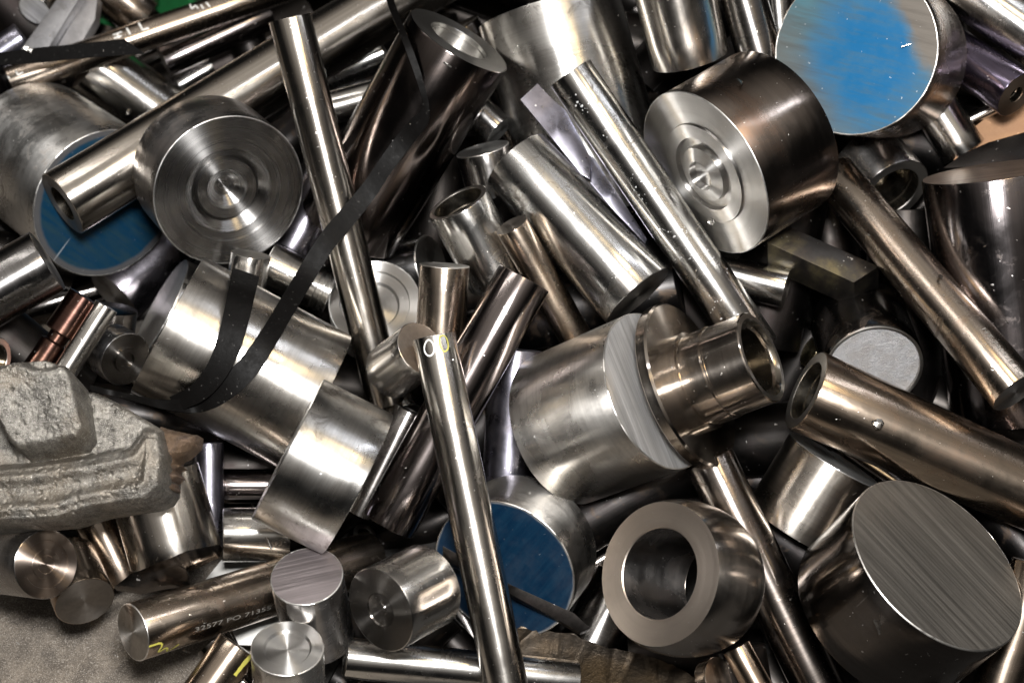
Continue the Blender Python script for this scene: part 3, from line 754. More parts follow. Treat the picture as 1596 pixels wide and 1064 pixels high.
bar('turned_bar', 'round bar end with brown turned face under the casting', 'steel bar', (-286.43, 467.6, 108.08), (-0.6982, 0.375, -0.6098), (-0.7104, -0.2575, 0.655), 105.66, 21.30, 'dark', f0='turned_brown', face=[(1, 0), (0.92, -0.02), (0.72, -0.02), (0.7, 0.02), (0.45, 0.02), (0.43, 0), (0.28, 0), (0.26, 0.02), (0, 0.02)])
bar('round_bar', 'small bar with dark oval end resting on the concrete', 'steel bar', (-271.79, 464.53, 64.03), (-0.4609, 0.8532, -0.2442), (-0.0949, 0.2263, 0.9694), 41.32, 19.18, 'warm', f0='plain_dark')
plate('crushed_sheet', 'dark crumpled sheet scrap behind the numbered bar', 'sheet scrap', [(-248.75, 464.15, 85), (-237.22, 469.58, 92.58), (-222.81, 472.93, 97.26), (-211.27, 476, 101.57), (-202.21, 478.55, 105.15), (-190.11, 480.07, 107.3), (-180.86, 481.09, 108.73), (-183.21, 477.53, 103.72), (-193.89, 474.46, 99.42), (-202.96, 471.9, 95.82), (-202.75, 466.48, 88.26), (-219.8, 464.67, 85.73), (-234.1, 462.59, 82.83)], (0.8, -0.24, -5.12), 'black', rough=3)
bar('steel_cylinder', 'bright cylinder sticking out below the casting', 'steel cylinder', (-232.08, 537.78, 97.74), (0.2748, -0.7705, -0.5751), (0.2267, -0.5294, 0.8175), 55.27, 29.84, 'bright')
bar('round_bar', 'dim bar in shadow under the casting', 'steel bar', (-280.16, 535.29, 60.95), (0.4133, -0.6953, -0.588), (0.2748, -0.5204, 0.8085), 54.52, 14.48, 'warm')
bar('steel_tube', 'tiny tube end peeping out under the dark polished bar', 'steel tube', (-101.28, 540.65, 13.97), (-0.5033, -0.1395, -0.8528), (-0.3914, -0.843, 0.3689), 24.03, 9.29, 'dark', f0='bore', bore=0.6, bored=1.5)
bar('steel_cylinder', 'short bright cylinder with grooved end under the black strap', 'steel cylinder', (-172.48, 706.09, 105.69), (0.9016, -0.2986, -0.313), (0.0794, -0.5971, 0.7982), 49.60, 15.80, 'brush', prof='lipped')
bar('turned_disc', 'bright dished ring behind the leaning rod', 'steel ring', (-96.19, 680.75, 93.5), (-0.0542, 0.2724, -0.9606), (0.0953, -0.9563, -0.2766), 35.33, 32.36, 'brush', f0='turned', face=[(1, 0), (0.86, 0.02), (0.78, 0.03), (0.76, 0.1), (0.55, 0.12), (0.5, 0.2), (0.3, 0.2), (0, 0.2)])
bar('steel_stub', 'grey stub lying behind the small upright cylinder', 'steel stub', (-58.88, 730.46, 74.61), (-0.8682, 0.1347, -0.4777), (-0.443, -0.6441, 0.6236), 49.08, 21.50, 'dark', f0='plain')
bar('round_bar', 'slim bright rod between the copper stub and the casting', 'steel rod', (-257.34, 615.01, 176.2), (-0.5235, -0.7241, -0.449), (0.2197, -0.6239, 0.75), 72.15, 7.74, 'bright')
bar('stepped_pin', 'copper brown stepped pin at the left', 'copper pin', (-272.97, 624.65, 173.02), (-0.5463, -0.7168, -0.4333), (0.2305, -0.626, 0.745), 67.23, 11.08, 'copper', prof='stepped')
bar('turned_disc', 'small dark turned disc beside the left rim of the wide blank', 'steel disc', (-253.06, 606.71, 129.51), (-0.6786, 0.6458, -0.3501), (-0.5137, -0.0765, 0.8546), 19.70, 18.08, 'dark', f0='turned_dark', face=[(1, 0), (0.5, 0), (0.48, -0.1), (0.3, -0.1), (0.28, 0), (0, 0)])
bar('steel_cylinder', 'lilac grey cylinder under the large blue-faced one', 'steel cylinder', (-299.93, 736.55, 28.43), (0.599, 0.7998, 0.038), (0.4412, -0.3693, 0.8179), 67.89, 23.22, 'lilac', f0='plain_dark')
bar('steel_cylinder', 'grey edged disc standing behind the long wide blank', 'steel disc', (-251.68, 686.61, 75.31), (0.8209, -0.155, -0.5496), (0.3516, -0.6212, 0.7003), 42.73, 42.02, 'brush', f0='plain')
bar('round_bar', 'lilac bar between stepped disc and leaning rod', 'steel bar', (-162.34, 740.96, 76.5), (0.454, 0.7821, 0.4267), (0.1835, -0.5508, 0.8142), 60.26, 17.83, 'lilac')
bar('steel_stub', 'pale horizontal stub left of the dark square block', 'steel stub', (183.83, 658.13, 138.67), (-0.9293, 0.3615, -0.0749), (-0.2826, -0.5659, 0.7745), 47.20, 13.31, 'bright', f0='plain_dark')
bar('round_bar', 'brown bar at the bottom right corner', 'steel bar', (324.84, 469.19, 104.26), (-0.2966, -0.7623, -0.5753), (-0.3249, -0.486, 0.8114), 95.83, 15.85, 'warm')
bar('steel_cylinder', 'bluish cylinder in the gap left of the big bright cylinder', 'steel cylinder', (3, 624.08, 116.13), (-0.072, -0.7858, -0.6142), (-0.0057, -0.6155, 0.7881), 101.45, 17.15, 'lilac')
bar('round_bar', 'upright bluish bar between casting and short wide blank', 'steel bar', (-203.18, 574.81, 77.97), (0.0181, -0.8258, -0.5637), (0.1866, -0.5511, 0.8133), 68.52, 9.88, 'lilac')
bar('round_bar', 'dark glossy bar under the long wide blank', 'steel bar', (-197.1, 558.62, 49.16), (0.9803, 0.1013, -0.1697), (0.1977, -0.5026, 0.8416), 40.98, 11.75, 'darkpol')
bar('steel_stub', 'small blurred stub under the big blue smeared cylinder', 'steel stub', (318.9, 771.42, 150.61), (-0.5593, 0.6434, 0.5227), (-0.2154, -0.7217, 0.6578), 52.02, 15.83, 'bright')
bar('knurled_ring', 'dark ring with notched inside below the blue smeared cylinder', 'steel ring', (266.22, 741.14, 141.4), (-0.363, 0.9235, -0.1239), (-0.5607, -0.1103, 0.8206), 37.25, 27.79, 'dark', f0='bore', bore=0.72, bored=1.0)
bar('round_bar', 'thick grey bar in the upper right corner', 'steel bar', (372.85, 799.77, 216.6), (-0.7526, 0.6245, 0.2088), (-0.3568, -0.6533, 0.6678), 97.73, 19.26, 'bright')
bar('steel_tube', 'dark violet bar with a holed end at the right edge', 'steel tube', (341.8, 772.56, 205.34), (-0.5277, 0.8382, -0.1379), (-0.6481, -0.2923, 0.7033), 71.79, 16.52, 'violet', f0='bore_tan', bore=0.35, bored=1.0)
bar('round_bar', 'thin shiny rod under the dark violet bar', 'steel rod', (320.67, 794.9, 153.95), (0.8782, 0.2326, 0.4179), (-0.1817, -0.646, 0.7414), 36.41, 5.48, 'bright')
plate('bent_scrap', 'dark curved scrap above the upright cylinder at the right edge', 'steel scrap', [(293.28, 735.11, 173.28), (307.86, 746.48, 175.01), (326.69, 755.84, 176.47), (354.41, 764.72, 177.89), (372.5, 767.35, 178.31), (367.47, 735.11, 173.28), (332.85, 737.17, 173.59)], (0, 2.64, -10.44), 'filler')
bar('round_bar', 'blurred bar at the top edge left of the blue smeared cylinder', 'steel bar', (151.8, 836.47, 255.34), (0.3097, -0.6187, -0.722), (-0.1202, -0.7787, 0.6158), 63.04, 15.61, 'dark')
bar('round_bar', 'thin bright bar at the top edge touching the blue smeared cylinder', 'steel bar', (180.85, 854.32, 245.49), (0.1308, -0.6259, -0.7689), (-0.1517, -0.779, 0.6084), 70.49, 9.70, 'bright')
bar('steel_stub', 'grey squat block behind the open tube', 'steel stub', (-20.44, 759.07, 166.57), (0.2467, -0.5552, -0.7943), (0.069, -0.8074, 0.5859), 31.95, 18.66, 'dark', f0='plain')
bar('round_bar', 'thin rod with white painted characters at the upper left', 'steel rod', (-380.98, 871.2, 119.5), (0.889, 0.4578, 0.0101), (0.3322, -0.6599, 0.6739), 228.95, 11.66, 'warm', strokes=[('white_paint', 1.44, [(106.656, -1.062), (106.818, -0.374), (111.928, -0.356)]), ('white_paint', 1.44, [(96.401, -0.951), (96.883, -0.354)]), ('white_paint', 1.28, [(84.674, -0.728), (91.933, -0.739)]), ('white_paint', 1.28, [(84.509, -0.462), (90.663, -0.457)]), ('white_paint', 1.28, [(87.974, -0.779), (88.081, -0.347)]), ('white_paint', 1.2, [(149.191, -1.223), (148.099, -0.576), (152.273, -0.914), (153.072, -0.511)]), ('white_paint', 1.2, [(156.254, -0.735), (156.728, -0.392)]), ('white_paint', 1.2, [(160.816, -0.804), (161.946, -0.373)]), ('white_paint', 1.2, [(0.304, -0.375), (0.868, -0.177)]), ('white_paint', 1.2, [(7.183, -0.584), (7.605, -0.236), (11.818, -0.286)])])
bar('steel_cylinder', 'short bright cylinder under the thin rod with white characters', 'steel cylinder', (-330.66, 915.89, 96.15), (0.7324, -0.1955, -0.6522), (0.3412, -0.7235, 0.6001), 81.86, 25.20, 'bright', f0='plain_tan')
bar('round_bar', 'dark rod above the long thick shaft', 'steel rod', (-275.67, 924.19, 88.1), (0.8633, 0.4951, 0.0981), (0.2972, -0.6556, 0.6941), 93.16, 12.72, 'darkpol', f0='plain_dark')
bar('steel_stub', 'tiny bright stub above the long thick shaft', 'steel stub', (-266.93, 917.78, 68.95), (0.8261, 0.5411, 0.157), (0.2857, -0.6425, 0.711), 30.97, 7.19, 'bright')
bar('round_bar', 'pale bar seen between leaning rod and dark bored cylinder', 'steel bar', (-98.01, 905.82, 116.79), (-0.9264, -0.2397, -0.2906), (-0.0148, -0.7476, 0.664), 70.41, 11.88, 'bright')
bar('round_bar', 'second pale bar in the gap beside the dark bored cylinder', 'steel bar', (-97.08, 809, 167.31), (-0.9671, -0.1671, -0.1917), (-0.0127, -0.7213, 0.6925), 49.86, 11.85, 'bright')
plate('flat_strip', 'grey flat bar slanting in the top left corner', 'flat strip', [(-384.17, 898.44, 115.12), (-350.18, 948.63, 138.23), (-333.03, 946.61, 140.03), (-362.44, 895.99, 117.49)], (1.6, 2.11, -8.35), 'greyflat')
plate('flat_strip', 'second grey flat bar beside it in the top left corner', 'flat strip', [(-352.42, 911.15, 116.42), (-330.14, 952.61, 134.68), (-322.64, 949.13, 134.52), (-323.26, 931.02, 127.89), (-333.47, 911.56, 119.39)], (1.6, 2.11, -8.35), 'greyflat')
bar('steel_stub', 'white scuffed round end in the top left corner', 'steel stub', (-372.21, 942.22, 126.92), (0.24, 0.9619, -0.1307), (0.6279, -0.0511, 0.7766), 41.83, 13.01, 'bright', f0='white')
bar('steel_stub', 'lilac rounded stub at the left edge of the top corner', 'steel stub', (-381.58, 926.11, 113.73), (-0.8265, -0.4775, -0.2981), (0.2059, -0.7493, 0.6295), 33.41, 12.02, 'lilac')
bar('steel_cylinder', 'tan cylinder in front of the green plastic at the top left', 'steel cylinder', (-294.93, 964.4, 98.55), (-0.7153, 0.2437, 0.6549), (0.2927, -0.7465, 0.5975), 59.71, 19.56, 'warm')
bar('plastic_cap', 'green plastic cap at the top left', 'plastic cap', (-274.81, 979.92, 98.1), (0.1423, 0.9816, 0.1274), (0.3612, -0.1714, 0.9166), 25.85, 17.63, 'green', f0='green')
bar('plastic_cap', 'green plastic strip below the tan cylinder at the top left', 'plastic strip', (-313.67, 972.89, 85.2), (-0.9525, 0.0991, 0.288), (0.1358, -0.7082, 0.6928), 29.22, 6.25, 'green')
bar('steel_stub', 'small gold tinted stub beside the rough fractured face', 'steel stub', (208.14, 652.86, 76.08), (0.8643, -0.2127, -0.4558), (0.1776, -0.7188, 0.6722), 15.39, 11.66, 'gold')
bar('round_bar', 'short bar glimpsed behind the dark bored cylinder', 'steel bar', (-9.07, 784.36, 157.17), (-0.7033, 0.6722, 0.2315), (-0.2128, -0.5098, 0.8336), 27.92, 12.69, 'dark', f0='plain')
bar('round_bar', 'dark bar in the gap beside the short wide blank and tube end', 'steel bar', (-66.28, 578.28, 111.59), (-0.4481, -0.7032, -0.552), (0.0185, -0.6246, 0.7807), 75.43, 10.91, 'dark')
bar('steel_stub', 'bluish stub under the tan-ended stub', 'steel stub', (-76.54, 615.23, 43.58), (-0.4637, 0.8797, -0.1057), (-0.2629, -0.0227, 0.9646), 30.31, 15.31, 'bright', f0='plain')
plate('wooden_board', 'tan wooden board under the heap at the right edge', 'wooden board', [(303.94, 750.66, 156.12), (321.87, 782.28, 159.37), (347.89, 804.83, 161.9), (392.33, 824.79, 164.29), (378.94, 746.27, 155.69)], (0, 1.47, -8.82), 'board')
plate('paper_sheet', 'white paper scrap on the concrete beneath the numbered bar', 'paper scrap', [(-206.68, 501.26, 21.42), (-196.8, 517.36, 21.21), (-121.65, 530.68, 21.14), (-116.28, 451.42, 23.11), (-178.49, 454.21, 22.97), (-189.16, 474.9, 22.12)], (0, -0.02, -1), 'white_paint')
casting((-311.52, 519.21, 158.38), (0.995, -0.0585, 0.0805), (0, 0.9274, 0.374), 0.3904)
strap('steel_strap', 'black steel strap running from the top edge across the leaning rod to the casting', [((-93.36, 897.72, 196.06), (-87.98, 898.27, 196.46)), ((-86.78, 843.3, 223.7), (-81.65, 844.08, 224.26)), ((-74.6, 786, 249.24), (-70.33, 786.98, 249.95)), ((-65.71, 763.04, 240.78), (-61.47, 764.27, 241.67)), ((-60.94, 753.11, 230.04), (-57.29, 754.09, 230.75)), ((-58.96, 748.46, 222.52), (-54.99, 748.46, 222.52)), ((-60.84, 745.78, 216.71), (-54.72, 741.82, 213.83)), ((-65.81, 744.53, 212.39), (-58.14, 738.33, 207.88)), ((-76.78, 739.02, 200.82), (-68.45, 732.28, 195.92)), ((-88.54, 727.27, 190.33), (-80.51, 720.52, 185.43)), ((-100.58, 714.44, 179.05), (-91.92, 707.68, 174.14)), ((-114.98, 697.22, 172.53), (-105.74, 689.75, 167.1)), ((-128.26, 678.98, 167.76), (-119.08, 671.56, 162.37)), ((-141.67, 655.94, 159.5), (-131.94, 649.3, 154.68)), ((-152.48, 624.7, 162.45), (-142.65, 618.67, 158.07)), ((-160.46, 601.96, 164.95), (-151.06, 594.83, 159.77)), ((-170.88, 586.25, 160.41), (-161.24, 577.75, 154.23)), ((-181.82, 576.42, 154.46), (-173.07, 567.46, 147.95)), ((-193.76, 570.83, 146.85), (-187.33, 561.83, 140.32)), ((-206.37, 569.08, 140.51), (-201.97, 561.24, 134.81)), ((-218.65, 561.63, 149.07), (-216.62, 556.46, 145.31)), ((-230.32, 556.88, 159.59), (-229.17, 553.16, 156.89)), ((-239.21, 543.46, 185.4), (-238.37, 540.75, 183.43)), ((-254.75, 546.59, 187.67), (-254.2, 543.89, 185.71))])
strap('steel_strap', 'short black strap end curling up over the long wide blank', [((-183.68, 656.43, 162.81), (-165.98, 651.65, 159.34)), ((-180.8, 626.76, 178.99), (-164.02, 622.79, 176.11)), ((-182.04, 606.77, 178.35), (-166.26, 602.52, 175.26)), ((-185.31, 591.19, 172.26), (-170.8, 586.3, 168.71)), ((-191.73, 578.1, 162.86), (-179.65, 572.23, 158.6)), ((-202.13, 570.39, 152.74), (-193.24, 563.2, 147.52)), ((-217.21, 569.05, 141.74), (-213.13, 561.14, 135.99))])
strap('steel_strap', 'black strap lying across the painted rod in the upper left corner', [((-386.98, 853.76, 164.12), (-386.04, 846.19, 158.63)), ((-372.95, 855.27, 165.22), (-372.95, 847.71, 159.73)), ((-346.78, 857.92, 167.14), (-343.98, 849.22, 160.83)), ((-321.54, 859.81, 168.52), (-316.87, 851.49, 162.47)), ((-295.84, 862.07, 170.17), (-288.83, 853.38, 163.85)), ((-282.29, 863.21, 170.99), (-267.33, 854.51, 164.67))])
strap('steel_strap', 'black strap end entering from the left edge above the casting', [((-324.58, 549.63, 189.88), (-324.58, 539.6, 182.59)), ((-309.09, 549, 189.42), (-309.09, 540.85, 183.5)), ((-302.12, 548.37, 188.97), (-302.12, 542.73, 184.87))])
chip('metal_chip', 'tiny split pin sitting on the blue smeared face', (254.5, 762.22, 260.58), 5.20, 'pin')
chip('metal_chip', 'small three-cornered chip on the saw-cut cylinder side', (211.2, 408.04, 142.81), 8.80, 'tri')
chip('metal_chip', 'little curved washer fragment on the etched brown rod', (274.45, 628.88, 186.21), 7.20, 'arc')
chip('metal_chip', 'bright crumb on the brown hollow shaft', (222.63, 532.13, 167.13), 10.40, 'lump')
chip('metal_chip', 'tiny bright pin beside the horizontal bright cylinder', (-156.87, 501.62, 73.06), 7.20, 'pin')
chip('metal_chip', 'small chip on top of the big flanged blank', (142.62, 715.58, 272.91), 5.60, 'tri')
chip('metal_chip', 'round bead on the edge of the large blue-faced cylinder', (-300.57, 881.59, 75.61), 5.20, 'lump')
chip('metal_chip', 'bright crumb below the stepped flange face', (129.87, 677.5, 185.37), 8.00, 'lump')
bar('round_bar', 'dark oily bar in the gap right of the dark rod', 'steel bar', (-241.95, 1018.25, 121.94), (0.332, -0.6605, -0.6734), (0.1374, -0.6724, 0.7273), 156.75, 15.42, 'filler', group='oily bars at the bottom of the heap')  # added bars from here on, coloured dark so the gaps go black
bar('round_bar', 'dark oily bar in the gap above the short open tube', 'steel bar', (-52.23, 827.72, 109.21), (-0.0739, -0.6902, -0.7198), (0.0395, -0.7233, 0.6895), 102.43, 25.61, 'filler', group='oily bars at the bottom of the heap')
bar('round_bar', 'dim oily bar deep in the shadowed gaps of the heap', 'steel bar', (272.95, 423.11, 24.15), (0.9569, -0.2854, -0.0531), (-0.084, -0.4476, 0.8903), 127.84, 18.58, 'filler', group='oily bars at the bottom of the heap')
bar('round_bar', 'dark oily bar in the gap right of the narrow brownish rod', 'steel bar', (114.33, 675.59, 119.45), (-0.9607, -0.0389, -0.2747), (-0.1928, -0.6184, 0.7619), 128.34, 23.71, 'filler', group='oily bars at the bottom of the heap')
bar('round_bar', 'dark oily bar in the gap above the bright cylinder', 'steel bar', (220.67, 591.25, 64.99), (-0.9089, 0.1328, -0.3954), (-0.4043, -0.5135, 0.7568), 69.12, 24.77, 'filler', group='oily bars at the bottom of the heap')
bar('round_bar', 'dark oily bar in the gap right of the thick brown shaft', 'steel bar', (289.25, 623.38, 58.18), (0.9202, -0.3202, -0.2252), (-0.0321, -0.6352, 0.7717), 137.31, 19.24, 'filler', group='oily bars at the bottom of the heap')
bar('round_bar', 'dark oily bar in the gap below the bright cylinder', 'steel bar', (193.2, 888.06, 255.69), (-0.6297, -0.3048, -0.7145), (-0.2367, -0.8008, 0.5502), 146.92, 21.64, 'filler', group='oily bars at the bottom of the heap')
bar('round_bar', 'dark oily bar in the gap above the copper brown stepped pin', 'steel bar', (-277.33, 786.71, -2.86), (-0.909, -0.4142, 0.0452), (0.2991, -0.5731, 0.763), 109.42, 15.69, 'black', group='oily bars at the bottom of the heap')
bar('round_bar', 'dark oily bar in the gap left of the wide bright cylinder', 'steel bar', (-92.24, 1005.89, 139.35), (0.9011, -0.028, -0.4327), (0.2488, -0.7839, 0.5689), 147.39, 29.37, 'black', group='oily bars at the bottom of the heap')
bar('round_bar', 'dark oily bar in the gap left of the white scuffed round end', 'steel bar', (-464.8, 1001.05, 177.04), (0.6167, -0.2601, -0.743), (0.364, -0.7426, 0.5622), 146.39, 29.14, 'filler', group='oily bars at the bottom of the heap')
bar('round_bar', 'dark oily bar in the gap above the thin pin', 'steel bar', (143.28, 440.91, 47.31), (0.1535, -0.8439, -0.5141), (-0.1186, -0.5322, 0.8383), 82.60, 17.82, 'filler', group='oily bars at the bottom of the heap')
bar('round_bar', 'dim oily bar deep in the shadowed gaps of the heap', 'steel bar', (-423.12, 890.58, 167.76), (0.3189, -0.3193, -0.8924), (0.4201, -0.7964, 0.4351), 140.74, 17.35, 'filler', group='oily bars at the bottom of the heap')
bar('round_bar', 'dark oily bar in the gap above the upright bluish bar', 'steel bar', (-120.71, 594.66, 29.46), (-0.9921, -0.1226, -0.0247), (0.045, -0.5342, 0.8442), 118.18, 22.40, 'filler', group='oily bars at the bottom of the heap')
bar('round_bar', 'dark oily bar in the gap above the short bar', 'steel bar', (-119.28, 1011.43, 92.91), (0.9307, -0.0768, -0.3577), (0.1785, -0.7581, 0.6272), 171.49, 15.14, 'filler', group='oily bars at the bottom of the heap')
bar('round_bar', 'dark oily bar in the gap right of the dark ring', 'steel bar', (238.42, 808.94, 136.57), (0.9724, -0.1848, -0.1422), (-0.0349, -0.7181, 0.695), 115.24, 21.26, 'filler', group='oily bars at the bottom of the heap')
bar('round_bar', 'dark oily bar in the gap left of the short stub', 'steel bar', (-142.74, 650.66, 38.37), (0.9379, 0.0756, -0.3387), (0.3212, -0.5586, 0.7647), 67.27, 20.98, 'filler', group='oily bars at the bottom of the heap')
bar('round_bar', 'dark oily bar in the gap below the etched brown rod', 'steel bar', (274.17, 730.94, 134.4), (0.0166, -0.7688, -0.6393), (-0.2378, -0.6241, 0.7443), 131.86, 26.01, 'filler', group='oily bars at the bottom of the heap')
bar('round_bar', 'dark oily bar in the gap left of the second pale bar', 'steel bar', (-108.91, 921.49, 86.69), (-0.752, -0.541, -0.3766), (0.1303, -0.682, 0.7196), 164.17, 19.89, 'filler', group='oily bars at the bottom of the heap')
bar('round_bar', 'dark oily bar in the gap below the small dark turned disc', 'steel bar', (-289.56, 606.63, 69.66), (0.9787, 0.0081, -0.2051), (0.1773, -0.5367, 0.8249), 92.78, 19.11, 'filler', group='oily bars at the bottom of the heap')
bar('round_bar', 'dark oily bar in the gap right of the tiny bright stub', 'steel bar', (-168.91, 1014.93, 51.4), (-0.864, -0.4787, -0.1558), (0.245, -0.6702, 0.7005), 154.60, 24.40, 'filler', group='oily bars at the bottom of the heap')
bar('round_bar', 'dim oily bar deep in the shadowed gaps of the heap', 'steel bar', (221.67, 416.97, 66.72), (0.597, -0.7322, -0.3278), (-0.1419, -0.4985, 0.8552), 64.57, 18.40, 'filler', group='oily bars at the bottom of the heap')
bar('round_bar', 'dark oily bar in the gap right of the thin pin', 'steel bar', (163.81, 449.43, 4.52), (0.4683, -0.8688, -0.1606), (-0.2196, -0.2905, 0.9313), 83.45, 19.74, 'filler', group='oily bars at the bottom of the heap')
bar('round_bar', 'dark oily bar in the gap right of the pale horizontal stub', 'steel bar', (196.27, 746.76, 161.71), (-0.1749, -0.7261, -0.6649), (-0.1694, -0.6431, 0.7468), 124.96, 26.45, 'filler', group='oily bars at the bottom of the heap')
bar('round_bar', 'dark oily bar in the gap right of the big cylinder', 'steel bar', (297.84, 554.47, 70.65), (0.5821, -0.7991, -0.1507), (-0.34, -0.4075, 0.8475), 114.65, 15.36, 'filler', group='oily bars at the bottom of the heap')
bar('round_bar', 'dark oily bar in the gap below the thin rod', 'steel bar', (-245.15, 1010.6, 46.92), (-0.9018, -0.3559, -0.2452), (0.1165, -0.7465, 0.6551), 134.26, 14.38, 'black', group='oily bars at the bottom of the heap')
bar('round_bar', 'dark oily bar in the gap left of the bright cylinder', 'steel bar', (80.24, 881.87, 150.2), (0.9783, 0.0163, -0.2068), (0.1511, -0.739, 0.6565), 166.75, 23.06, 'filler', group='oily bars at the bottom of the heap')
bar('round_bar', 'dark oily bar in the gap right of the bluish stub', 'steel bar', (-30.49, 697.72, 47.84), (-0.6167, -0.4995, -0.6084), (-0.1029, -0.7151, 0.6914), 129.78, 13.55, 'filler', group='oily bars at the bottom of the heap')
bar('round_bar', 'dark oily bar in the gap right of the tiny tube end', 'steel bar', (-39.12, 563.52, 2.65), (-0.9307, -0.2473, -0.2696), (-0.0994, -0.5383, 0.8369), 107.06, 15.99, 'filler', group='oily bars at the bottom of the heap')
bar('round_bar', 'dark oily bar in the gap left of the dark violet bar', 'steel bar', (313.71, 836.47, 160.82), (0.996, -0.0889, 0.0106), (-0.0715, -0.718, 0.6923), 142.42, 21.51, 'filler', group='oily bars at the bottom of the heap')
bar('round_bar', 'dark oily bar in the gap left of the copper brown stepped pin', 'steel bar', (-371.29, 641.57, 160.78), (0.6687, -0.3076, -0.677), (0.4048, -0.6132, 0.6784), 112.48, 21.97, 'filler', group='oily bars at the bottom of the heap')
bar('round_bar', 'dark oily bar in the gap left of the pale horizontal stub', 'steel bar', (89.64, 717.79, 109.25), (0.6306, -0.5116, -0.5836), (0.0327, -0.7338, 0.6786), 135.13, 16.51, 'filler', group='oily bars at the bottom of the heap')
bar('round_bar', 'dark oily bar in the gap above the dark bar', 'steel bar', (-441.94, 765.32, 70.57), (0.92, 0.0007, -0.3919), (0.3132, -0.6024, 0.7342), 116.29, 15.71, 'filler', group='oily bars at the bottom of the heap')
bar('round_bar', 'dim oily bar deep in the shadowed gaps of the heap', 'steel bar', (-421.97, 1035.9, 137.84), (0.5468, -0.129, -0.8273), (0.4447, -0.7924, 0.4175), 114.08, 23.97, 'filler', group='oily bars at the bottom of the heap')
bar('round_bar', 'dark oily bar in the gap above the horizontal bar', 'steel bar', (-41.67, 464.38, 46.26), (-0.7158, -0.6361, -0.288), (0.0366, -0.4461, 0.8943), 134.36, 12.56, 'filler', group='oily bars at the bottom of the heap')
bar('round_bar', 'dark oily bar in the gap left of the small brownish oval disc', 'steel bar', (166.14, 456.98, -0.37), (-0.9992, -0.0308, -0.027), (-0.0118, -0.4158, 0.9094), 89.68, 18.38, 'filler', group='oily bars at the bottom of the heap')
bar('round_bar', 'dark oily bar in the gap below the big bright cylinder', 'steel bar', (128.47, 572.25, 68.3), (-0.8639, -0.3866, -0.3229), (-0.0892, -0.5134, 0.8535), 109.22, 21.19, 'filler', group='oily bars at the bottom of the heap')
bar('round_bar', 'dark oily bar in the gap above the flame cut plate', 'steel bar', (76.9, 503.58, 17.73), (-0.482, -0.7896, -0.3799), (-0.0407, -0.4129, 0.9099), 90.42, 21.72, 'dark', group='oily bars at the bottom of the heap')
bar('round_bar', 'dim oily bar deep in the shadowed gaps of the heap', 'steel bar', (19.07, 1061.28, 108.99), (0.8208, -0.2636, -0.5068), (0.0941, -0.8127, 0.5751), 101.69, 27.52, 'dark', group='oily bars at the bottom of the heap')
bar('round_bar', 'dark oily bar in the gap left of the bluish cylinder', 'steel bar', (16.07, 640.49, 69.78), (-0.6939, -0.6473, -0.3155), (0.0713, -0.4978, 0.8644), 112.28, 26.80, 'filler', group='oily bars at the bottom of the heap')
bar('round_bar', 'dark oily bar in the gap below the dark glossy bar', 'steel bar', (-122.53, 619.24, -0.34), (-0.8161, -0.5668, -0.1131), (0.2035, -0.4651, 0.8616), 150.80, 13.24, 'filler', group='oily bars at the bottom of the heap')
bar('round_bar', 'dark oily bar in the gap below the thick grey bar', 'steel bar', (368.85, 933.95, 201.46), (-0.2223, -0.4068, -0.8861), (-0.3358, -0.8213, 0.4613), 145.81, 20.88, 'filler', group='oily bars at the bottom of the heap')
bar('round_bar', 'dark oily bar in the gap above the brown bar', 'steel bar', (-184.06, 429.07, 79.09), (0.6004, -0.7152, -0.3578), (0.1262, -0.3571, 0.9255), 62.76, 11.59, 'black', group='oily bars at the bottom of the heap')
bar('round_bar', 'dark oily bar in the gap right of the small upright turned cylinder', 'steel bar', (-120.27, 444.67, -5.16), (0.8596, -0.3823, -0.3391), (0.1594, -0.4298, 0.8887), 97.32, 14.51, 'filler', group='oily bars at the bottom of the heap')
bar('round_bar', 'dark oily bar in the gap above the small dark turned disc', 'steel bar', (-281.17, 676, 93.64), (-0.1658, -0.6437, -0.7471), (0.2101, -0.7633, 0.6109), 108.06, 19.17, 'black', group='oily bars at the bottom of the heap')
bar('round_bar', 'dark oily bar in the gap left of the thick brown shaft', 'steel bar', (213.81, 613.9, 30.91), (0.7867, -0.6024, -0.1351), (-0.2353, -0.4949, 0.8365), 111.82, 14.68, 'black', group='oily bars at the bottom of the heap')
bar('round_bar', 'dark oily bar in the gap right of the short bright cylinder', 'steel bar', (-105.97, 783.28, 82.49), (-0.6128, -0.5506, -0.5669), (0.0143, -0.725, 0.6886), 106.03, 17.67, 'filler', group='oily bars at the bottom of the heap')
bar('round_bar', 'dark oily bar in the gap right of the bored valve ball', 'steel bar', (134.65, 555.21, 47.14), (0.8048, -0.5819, -0.117), (-0.2006, -0.4521, 0.8691), 131.71, 18.47, 'filler', group='oily bars at the bottom of the heap')
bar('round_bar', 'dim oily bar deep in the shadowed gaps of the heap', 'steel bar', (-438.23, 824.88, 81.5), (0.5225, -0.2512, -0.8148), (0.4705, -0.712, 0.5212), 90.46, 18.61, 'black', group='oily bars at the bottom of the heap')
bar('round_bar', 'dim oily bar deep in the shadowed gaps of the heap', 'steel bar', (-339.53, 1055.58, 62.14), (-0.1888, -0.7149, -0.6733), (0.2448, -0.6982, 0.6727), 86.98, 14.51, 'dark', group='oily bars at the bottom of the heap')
bar('round_bar', 'dark oily bar in the gap left of the tiny tube end', 'steel bar', (-97.26, 570.57, 33.35), (-0.7853, -0.5325, -0.3157), (0.036, -0.5485, 0.8354), 138.54, 16.50, 'filler', group='oily bars at the bottom of the heap')
